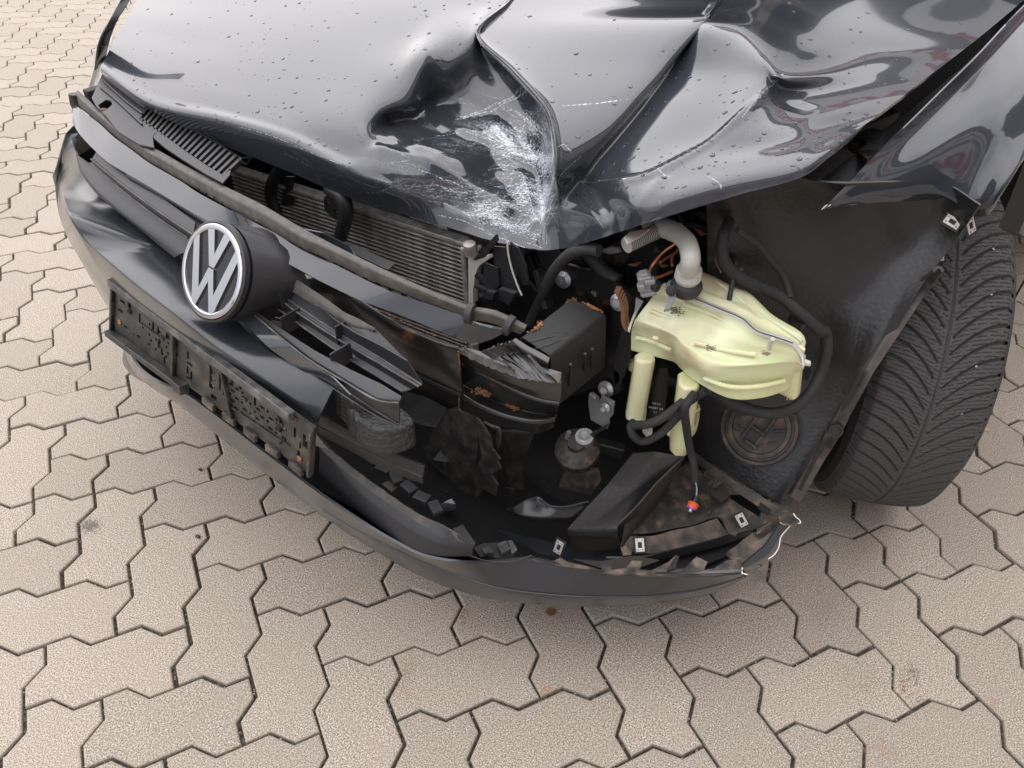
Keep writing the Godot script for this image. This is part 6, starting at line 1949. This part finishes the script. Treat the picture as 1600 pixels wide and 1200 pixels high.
	put("tray_rim", sheet([[V(.558,.19,-.271), V(.596,.19,-.305), V(.627,.19,-.35), V(.653,.19,-.39), V(.68,.19,-.435), V(.698,.19,-.471)], [V(.556,.175,-.276), V(.595,.175,-.309), V(.632,.175,-.354), V(.659,.175,-.393), V(.682,.175,-.432), V(.701,.175,-.473)]], 0.003, 24), M["black plastic"], tray)
	put("tray_lug", flat([V(.565,.195,-.298), V(.567,.195,-.306), V(.581,.195,-.305), V(.585,.195,-.298), V(.576,.195,-.288)], 0.004), muddy, tray)
	clip(V(.586,.2,-.318), V(0.3, 0.75, 0.6), 0.25, tray)
	clip(V(.683,.21,-.455), V(0.4, 0.75, 0.5), 0.5, tray)
	clip(V(.497,.205,-.231), V(0.0, 0.5, 0.85), 0.05, tray)
	for q: Array in [[V(.605,.235,-.477), V(.604,.235,-.486), V(.61,.235,-.487), V(.613,.235,-.478), V(.608,.235,-.474)], [V(.618,.225,-.464), V(.624,.225,-.491), V(.635,.225,-.489), V(.649,.225,-.475), V(.646,.225,-.455), V(.628,.225,-.458)]]:
		put("opening", flat(q, 0.002), M["brown black"], tray)
	for q: Array in [[V(.613,.24,-.461), V(.615,.24,-.472), V(.619,.24,-.471), V(.618,.24,-.46)], [V(.624,.24,-.461), V(.623,.24,-.477), V(.631,.24,-.478), V(.629,.24,-.464)]]:
		put("tongue", flat(q, 0.002), M["weathered rubber"], tray)
	s = Shape.new()
	s.lathe(V(.637,.21,-.437), V(0.2, 0.8, 0.5), [Vector2(0.0, 0.0012), Vector2(0.003, 0.0012), Vector2(0.004, 0.0)], 12)
	put("plug_hole", s, dark, tray)
	put("rib", sheet([[V(.549,.225,-.527), V(.584,.223,-.521), V(.628,.22,-.515), V(.675,.218,-.514), V(.717,.215,-.514)], [V(.571,.21,-.518), V(.596,.21,-.512), V(.633,.21,-.506), V(.68,.21,-.499), V(.714,.21,-.497)]], 0.003, 24), M["dusty liner edge"], tray)
	put("rib_slot", flat([V(.689,.215,-.504), V(.71,.215,-.501), V(.711,.215,-.487), V(.693,.215,-.49)], 0.002), dark, tray)
	put("side_panel", flat([V(.36,.042,-.34), V(.4,.076,-.34), V(.435,.077,-.34), V(.448,.037,-.34), V(.404,-.006,-.34), V(.377,.03,-.34)], 0.003), M["satin grey plastic"], car)
	put("side_panel", flat([V(.374,.071,-.32), V(.383,.081,-.32), V(.416,.027,-.32), V(.406,.013,-.32)], 0.003), M["black plastic"], car)
	# light fitting lying in the lip
	var fit := put("lamp_bracket", flat([V(.41,.225,-.134), V(.416,.225,-.15), V(.43,.225,-.164), V(.441,.225,-.179), V(.46,.225,-.175), V(.465,.225,-.159), V(.449,.225,-.143), V(.43,.225,-.129)], 0.012), M["satin grey plastic"], car, "grey plastic bracket lying behind the lip")
	for q: Array in [[V(.438,.235,-.155), V(.443,.235,-.17), V(.458,.235,-.162), V(.454,.235,-.149)], [V(.446,.235,-.171), V(.45,.235,-.176), V(.467,.235,-.168), V(.466,.235,-.157)], [V(.426,.235,-.137), V(.432,.235,-.146), V(.443,.235,-.142), V(.435,.235,-.131)]]:
		put("bracket_tooth", flat(q, 0.008), M["weathered plastic"], fit)
	# torn upper rim of the lip
	var rim := flat([V(.575,.236,-.228), V(.581,.236,-.242), V(.586,.236,-.245), V(.592,.236,-.227), V(.607,.236,-.243), V(.606,.236,-.26), V(.618,.236,-.269), V(.623,.236,-.254), V(.637,.236,-.264), V(.647,.236,-.292), V(.649,.236,-.311), V(.653,.236,-.311), V(.662,.236,-.288), V(.671,.236,-.298), V(.673,.236,-.327), V(.69,.236,-.329), V(.693,.236,-.313), V(.703,.236,-.325), V(.71,.236,-.35), V(.724,.236,-.365), V(.736,.236,-.348), V(.736,.236,-.343), V(.712,.236,-.317), V(.668,.236,-.278), V(.629,.236,-.246), V(.586,.236,-.213)], 0.003)
	put("torn_rim", rim, muddy, car, "jagged muddy rim along the top of the bumper lip")
	put("torn_rim", flat([V(.489,.238,-.164), V(.491,.238,-.171), V(.521,.238,-.184), V(.525,.238,-.196), V(.536,.238,-.196), V(.572,.238,-.212), V(.587,.238,-.217), V(.542,.238,-.188)], 0.003), muddy, car)
	put("torn_flap", flat([V(.655,.24,-.274), V(.652,.24,-.292), V(.651,.24,-.308), V(.655,.24,-.308), V(.662,.24,-.286)], 0.002), M["satin grey plastic"], car)
	put("torn_flap", flat([V(.712,.235,-.346), V(.724,.235,-.365), V(.728,.235,-.357), V(.718,.235,-.34)], 0.002), M["dark grey paint"], car)
	put("torn_rim", flat([V(.524,.2,-.23), V(.575,.2,-.247), V(.608,.2,-.28), V(.625,.2,-.314), V(.59,.2,-.295), V(.557,.2,-.253)], 0.003), M["brown black"], car)
	# bumper corner
	var corner := put("bumper_corner", sheet([[V(.73,.23,-.36), V(.736,.237,-.385), V(.742,.245,-.407), V(.742,.252,-.427), V(.743,.26,-.442)], [V(.733,.22,-.363), V(.744,.228,-.387), V(.751,.235,-.405), V(.751,.243,-.433), V(.754,.25,-.461)], [V(.73,.175,-.395), V(.745,.187,-.415), V(.751,.2,-.43), V(.752,.213,-.456), V(.752,.225,-.483)], [V(.726,.16,-.405), V(.739,.17,-.43), V(.745,.18,-.447), V(.747,.19,-.477), V(.747,.2,-.504)]], 0.004, 26, true, 0.003), M["dark grey paint"], car, "broken bumper corner with a white torn edge")
	put("inner_face", sheet([[V(.701,.225,-.367), V(.713,.235,-.418), V(.723,.245,-.413), V(.731,.255,-.44), V(.742,.265,-.443)], [V(.707,.218,-.37), V(.723,.227,-.406), V(.732,.236,-.43), V(.739,.246,-.445), V(.745,.255,-.449)], [V(.726,.222,-.368), V(.734,.229,-.393), V(.742,.236,-.416), V(.745,.243,-.439), V(.748,.25,-.454)]], 0.003, 24, true, 0.002, 0.0006), muddy, corner)
	put("torn_edge", pipe([V(.744,.27,-.434), V(.749,.264,-.44), V(.755,.258,-.453), V(.753,.251,-.443), V(.752,.245,-.431), V(.757,.24,-.417), V(.757,.235,-.404), V(.753,.23,-.396)], 0.0008, 5), M["white paint"], corner)
	put("torn_edge", pipe([V(.753,.28,-.453), V(.758,.278,-.451), V(.764,.275,-.452), V(.767,.272,-.451), V(.764,.27,-.449)], 0.0008, 5), M["white paint"], corner)
	put("corner_lug", flat([V(.734,.275,-.442), V(.74,.275,-.458), V(.753,.275,-.457), V(.765,.275,-.45), V(.757,.275,-.435), V(.742,.275,-.434)], 0.004), muddy, corner)
	put("torn_edge", pipe([V(.734,.24,-.349), V(.738,.24,-.341), V(.745,.24,-.343)], 0.001, 5), M["white paint"], corner)
	specks([V(.546,.197,-.193), V(.6,.197,-.23), V(.6,.197,-.222), V(.55,.197,-.188)], 70, 0.0016, 0.004, M["white paint"], corner, "scratch_specks")


# the rest of the car, only just in the picture, but it shades the ground
func body() -> void:
	var paint: Material = M["dark grey paint"]
	var side := [
		[V(0.78, 0.92, -1.25), V(0.80, 0.93, -1.7), V(0.79, 0.94, -2.5), V(0.76, 0.96, -3.5), V(0.66, 0.95, -3.95)],
		[V(0.83, 0.78, -1.27), V(0.855, 0.80, -1.7), V(0.85, 0.80, -2.5), V(0.83, 0.82, -3.5), V(0.72, 0.82, -4.0)],
		[V(0.85, 0.55, -1.27), V(0.87, 0.55, -1.7), V(0.865, 0.55, -2.5), V(0.84, 0.55, -3.5), V(0.74, 0.55, -4.02)],
		[V(0.84, 0.24, -1.29), V(0.85, 0.22, -1.7), V(0.85, 0.22, -2.5), V(0.82, 0.24, -3.5), V(0.72, 0.26, -4.0)]]
	for s: float in [1.0, -1.0]:
		var rows := []
		for r: Array in side:
			rows.append(r.map(func(p: Vector3) -> Vector3: return V(p.x * s, p.y, p.z)))
		put("body_side", skin(rows, 0.004, 24, 4), paint, car)
		var glass := []
		for r: Array in [[V(0.78, 0.93, -1.45), V(0.79, 0.945, -2.5), V(0.74, 0.965, -3.5)], [V(0.60, 1.38, -2.0), V(0.60, 1.42, -2.6), V(0.57, 1.36, -3.3)]]:
			glass.append(r.map(func(p: Vector3) -> Vector3: return V(p.x * s, p.y, p.z)))
		put("side_window", sheet(glass, 0.004, 16), M["dark glass"], car)
	put("windscreen", sheet([[V(-0.7, 0.93, -1.22), V(0, 0.96, -1.12), V(0.7, 0.93, -1.22)], [V(-0.58, 1.39, -1.95), V(0, 1.43, -1.85), V(0.58, 1.39, -1.95)]], 0.005, 20), M["dark glass"], car)
	put("roof", skin([[V(-0.6, 1.385, -1.95), V(0, 1.435, -1.85), V(0.6, 1.385, -1.95)], [V(-0.6, 1.43, -2.6), V(0, 1.48, -2.6), V(0.6, 1.43, -2.6)], [V(-0.57, 1.37, -3.3), V(0, 1.42, -3.4), V(0.57, 1.37, -3.3)], [V(-0.66, 0.95, -3.95), V(0, 0.97, -4.05), V(0.66, 0.95, -3.95)], [V(-0.72, 0.3, -4.0), V(0, 0.3, -4.1), V(0.72, 0.3, -4.0)]], 0.004, 20, 5), paint, car)
	var s := Shape.new()
	s.box(V(0, 0.22, -2.55), V(0.72, 0.02, 1.45))
	put("underbody", s, M["matt black"], car)
	s = Shape.new()
	s.box(V(0, 0.55, -1.32), V(0.62, 0.34, 0.02))
	put("front_wall", s, M["matt black"], car)
	put("wheel_arch_trim", sheet([[V(.84,.844,-.481), V(.84,.809,-.496), V(.84,.777,-.506), V(.84,.751,-.514)], [V(.835,.789,-.646), V(.835,.74,-.672), V(.835,.695,-.703), V(.835,.656,-.719)]], 0.02, 12), M["black plastic"], car)
	for q: Vector3 in [V(0.70, 0.30, -3.45), V(-0.70, 0.30, -3.45), V(-0.70, 0.30, -0.94)]:
		s = Shape.new()
		s.lathe(q, Vector3.RIGHT, [Vector2(0.0, 0.085), Vector2(0.2, 0.09), Vector2(0.27, 0.095), Vector2(0.3, 0.08), Vector2(0.3, -0.08), Vector2(0.27, -0.095), Vector2(0.0, -0.09)], 40)
		put("wheel", s, M["rubber"], car)


func litter() -> void:
	var ground: Node = get_node("ground")
	var leaf := flat([V(.473,.004,-.238), V(.47,.004,-.248), V(.476,.004,-.251), V(.483,.004,-.253), V(.487,.004,-.245), V(.483,.004,-.237)], 0.0006)
	var o := put("leaf", leaf, M["dead leaf"], self, "small brown leaf lying just in front of the bumper lip")
	o.set_meta("category", "leaf")
	o = put("straw", pipe([V(.896,.004,-1.213), V(.906,.004,-1.211), V(.915,.004,-1.216)], 0.0009, 5), M["yellow straw"], self, "yellow straw lying on the pavers beside the tyre")
	o.set_meta("category", "straw")
	o = put("straw", pipe([V(.906,.004,-1.214), V(.912,.004,-1.224)], 0.0007, 5), M["yellow straw"], o)
	var spots := [[308, 836, "black pebble on a paver left of the bumper lip"], [313, 733, "dark chip of plastic on a paver under the plate holder"], [1230, 946, ""]]
	var s := Shape.new()
	s.lobe([V(-.123,.006,.059), V(-.127,.006,.054), V(-.122,.006,.051), V(-.116,.006,.052), V(-.115,.006,.056)], V(0, -0.005, 0), 0.0018, 1)
	o = put("pebble", s, M["black plastic"], self, "black pebble on a paver at the lower left")
	o.set_meta("category", "pebble")
	o = put("plastic_chip", flat([V(-.276,.003,-.043), V(-.273,.003,-.049), V(-.265,.003,-.048), V(-.267,.003,-.042)], 0.001), M["black plastic"], self, "dark plastic chip on a paver below the number plate holder")
	o.set_meta("category", "plastic chip")
	for q: Array in [
		[[V(.334,0,-.167), V(.351,0,-.182), V(.408,0,-.131), V(.379,0,-.115)], 110, 0.0009, "rust"], [[V(.331,0,-.026), V(.359,0,-.05), V(.429,0,.026), V(.399,0,.045)], 240, 0.0008, "pale rust"],
		[[V(.967,0,-.526), V(.984,0,-.534), V(1.005,0,-.481), V(.988,0,-.473)], 70, 0.0010, "red crumbs"], [[V(.966,0,-.548), V(.992,0,-.563), V(1.011,0,-.521), V(.986,0,-.507)], 110, 0.0010, "soot"],
		[[V(.999,0,-.497), V(1.02,0,-.508), V(1.024,0,-.497), V(1.009,0,-.484)], 24, 0.0009, "red crumbs"], [[V(1.082,0,-.574), V(1.104,0,-.579), V(1.115,0,-.555), V(1.098,0,-.547)], 50, 0.0008, "pale rust"],
		[[V(.964,0,-.38), V(1.001,0,-.424), V(1.035,0,-.379), V(.996,0,-.333)], 160, 0.0008, "pale rust"], [[V(-.337,0,.18), V(-.306,0,.145), V(-.267,0,.165), V(-.301,0,.2)], 420, 0.0011, "soot"],
		[[V(.79,0,-.576), V(.83,0,-.619), V(.885,0,-.54), V(.825,0,-.473)], 200, 0.0009, "soot"], [[V(.875,0,-.485), V(.952,0,-.559), V(.979,0,-.458), V(.915,0,-.39)], 260, 0.0009, "soot"],
		[[V(.108,0,-.018), V(.212,0,-.107), V(.241,0,-.08), V(.135,0,.003)], 60, 0.001, "pale rust"], [[V(.685,0,-.54), V(.726,0,-.594), V(.749,0,-.559), V(.713,0,-.51)], 200, 0.0010, "soot"],
		[[V(.538,0,-.137), V(.561,0,-.157), V(.581,0,-.131), V(.558,0,-.112)], 50, 0.0012, "pale rust"]]:
		specks(q[0], q[1], q[2], 0.0004, M[q[3]], ground, "specks")
	# sand and grit in the joints
	var f := Shape.new()
	var mm := MultiMesh.new()
	f.box(Vector3.ZERO, V(0.0011, 0.0008, 0.0009), Basis.IDENTITY, 0.0004)
	mm.transform_format = MultiMesh.TRANSFORM_3D
	mm.mesh = f.mesh()
	mm.mesh.surface_set_material(0, M["grit"])
	mm.instance_count = 9000
	for i in mm.instance_count:
		var a := rng.randi_range(-12, 26)
		var b := rng.randi_range(-30, 6)
		var w := rng.randf()
		var zig := 0.1 * (1.0 - 4.0 * absf(fposmod(w * 3.0 + 0.0, 3.0) / 3.0 - 0.5)) * 0.0
		var at := Vector2(a + w, b + zigzag(w)) if i % 2 else Vector2(a - zigzag(w), b + w)
		mm.set_instance_transform(i, Transform3D(Basis(Vector3(rng.randf() + 0.1, rng.randf(), rng.randf()).normalized(), rng.randf() * 6.0).scaled(Vector3.ONE * rng.randf_range(0.4, 1.3)), L0 + U * at.x + W * at.y + V(rng.randf_range(-0.0018, 0.0018), -0.0078, rng.randf_range(-0.0018, 0.0018))))
	var gi := MultiMeshInstance3D.new()
	gi.name = "joint_grit"
	gi.multimesh = mm
	gi.set_meta("kind", "stuff")
	ground.add_child(gi, true)


func zigzag(w: float) -> float:
	if w < 1.0 / 3.0:
		return -0.1 * w * 3.0
	if w < 2.0 / 3.0:
		return -0.1 + 0.2 * (w * 3.0 - 1.0)
	return 0.1 - 0.1 * (w * 3.0 - 2.0)


# the dealer's hall behind and beside the car: outside the picture, but the paint mirrors it and it shades the yard
func building() -> void:
	var hall := Node3D.new()
	hall.name = "dealer_hall"
	hall.set_meta("label", "grey car dealer hall with white and red fascia, mirrored in the paint")
	hall.set_meta("category", "building")
	add_child(hall)
	for q: Array in [["wall", V(2.2, 2.35, -9.2), V(6.8, 2.35, 0.15), "pale cladding"], ["upper_wall", V(2.2, 6.6, -9.25), V(6.8, 0.5, 0.15), "dark cladding"], ["wall", V(3.9, 1.7, -1.5), V(0.15, 1.7, 7.5), "pale cladding"], ["upper_wall", V(3.95, 5.9, -1.5), V(0.15, 1.5, 7.5), "dark cladding"]]:
		var s := Shape.new()
		s.box(q[1], q[2])
		put(q[0], s, M[q[3]], hall)
	for q: Array in [[V(2.2, 5.4, -9.0), V(6.8, 0.7, 0.12), 0.0], [V(3.68, 2.1, -1.3), V(0.06, 0.75, 1.7), -PI / 2], [V(3.65, 3.9, -1.4), V(0.12, 0.7, 7.4), -PI / 2]]:
		var s := Shape.new()
		s.box(q[0], q[1], Basis.IDENTITY, 0.02)
		var fascia := put("fascia", s, M["white paint"], hall)
		for i in (1 if q[1].z == 1.7 else 5):
			var tm := TextMesh.new()
			tm.text = "Auton"
			tm.font_size = 64
			tm.pixel_size = 0.014
			tm.depth = 0.03
			var o := MeshInstance3D.new()
			o.name = "lettering"
			o.mesh = tm
			o.material_override = M["red paint"]
			var turn := Basis(Vector3.UP, q[2])
			o.transform = Transform3D(turn, q[0] + turn * V(0.0 if q[1].z == 1.7 else -5.4 + 2.6 * i, 0.0, 0.14))
			fascia.add_child(o, true)
	for x: float in [-2.0, 1.2, 4.4]:
		var s := Shape.new()
		s.box(V(x, 1.5, -9.04), V(1.2, 1.2, 0.03))
		put("window", s, M["dark glass"], hall)
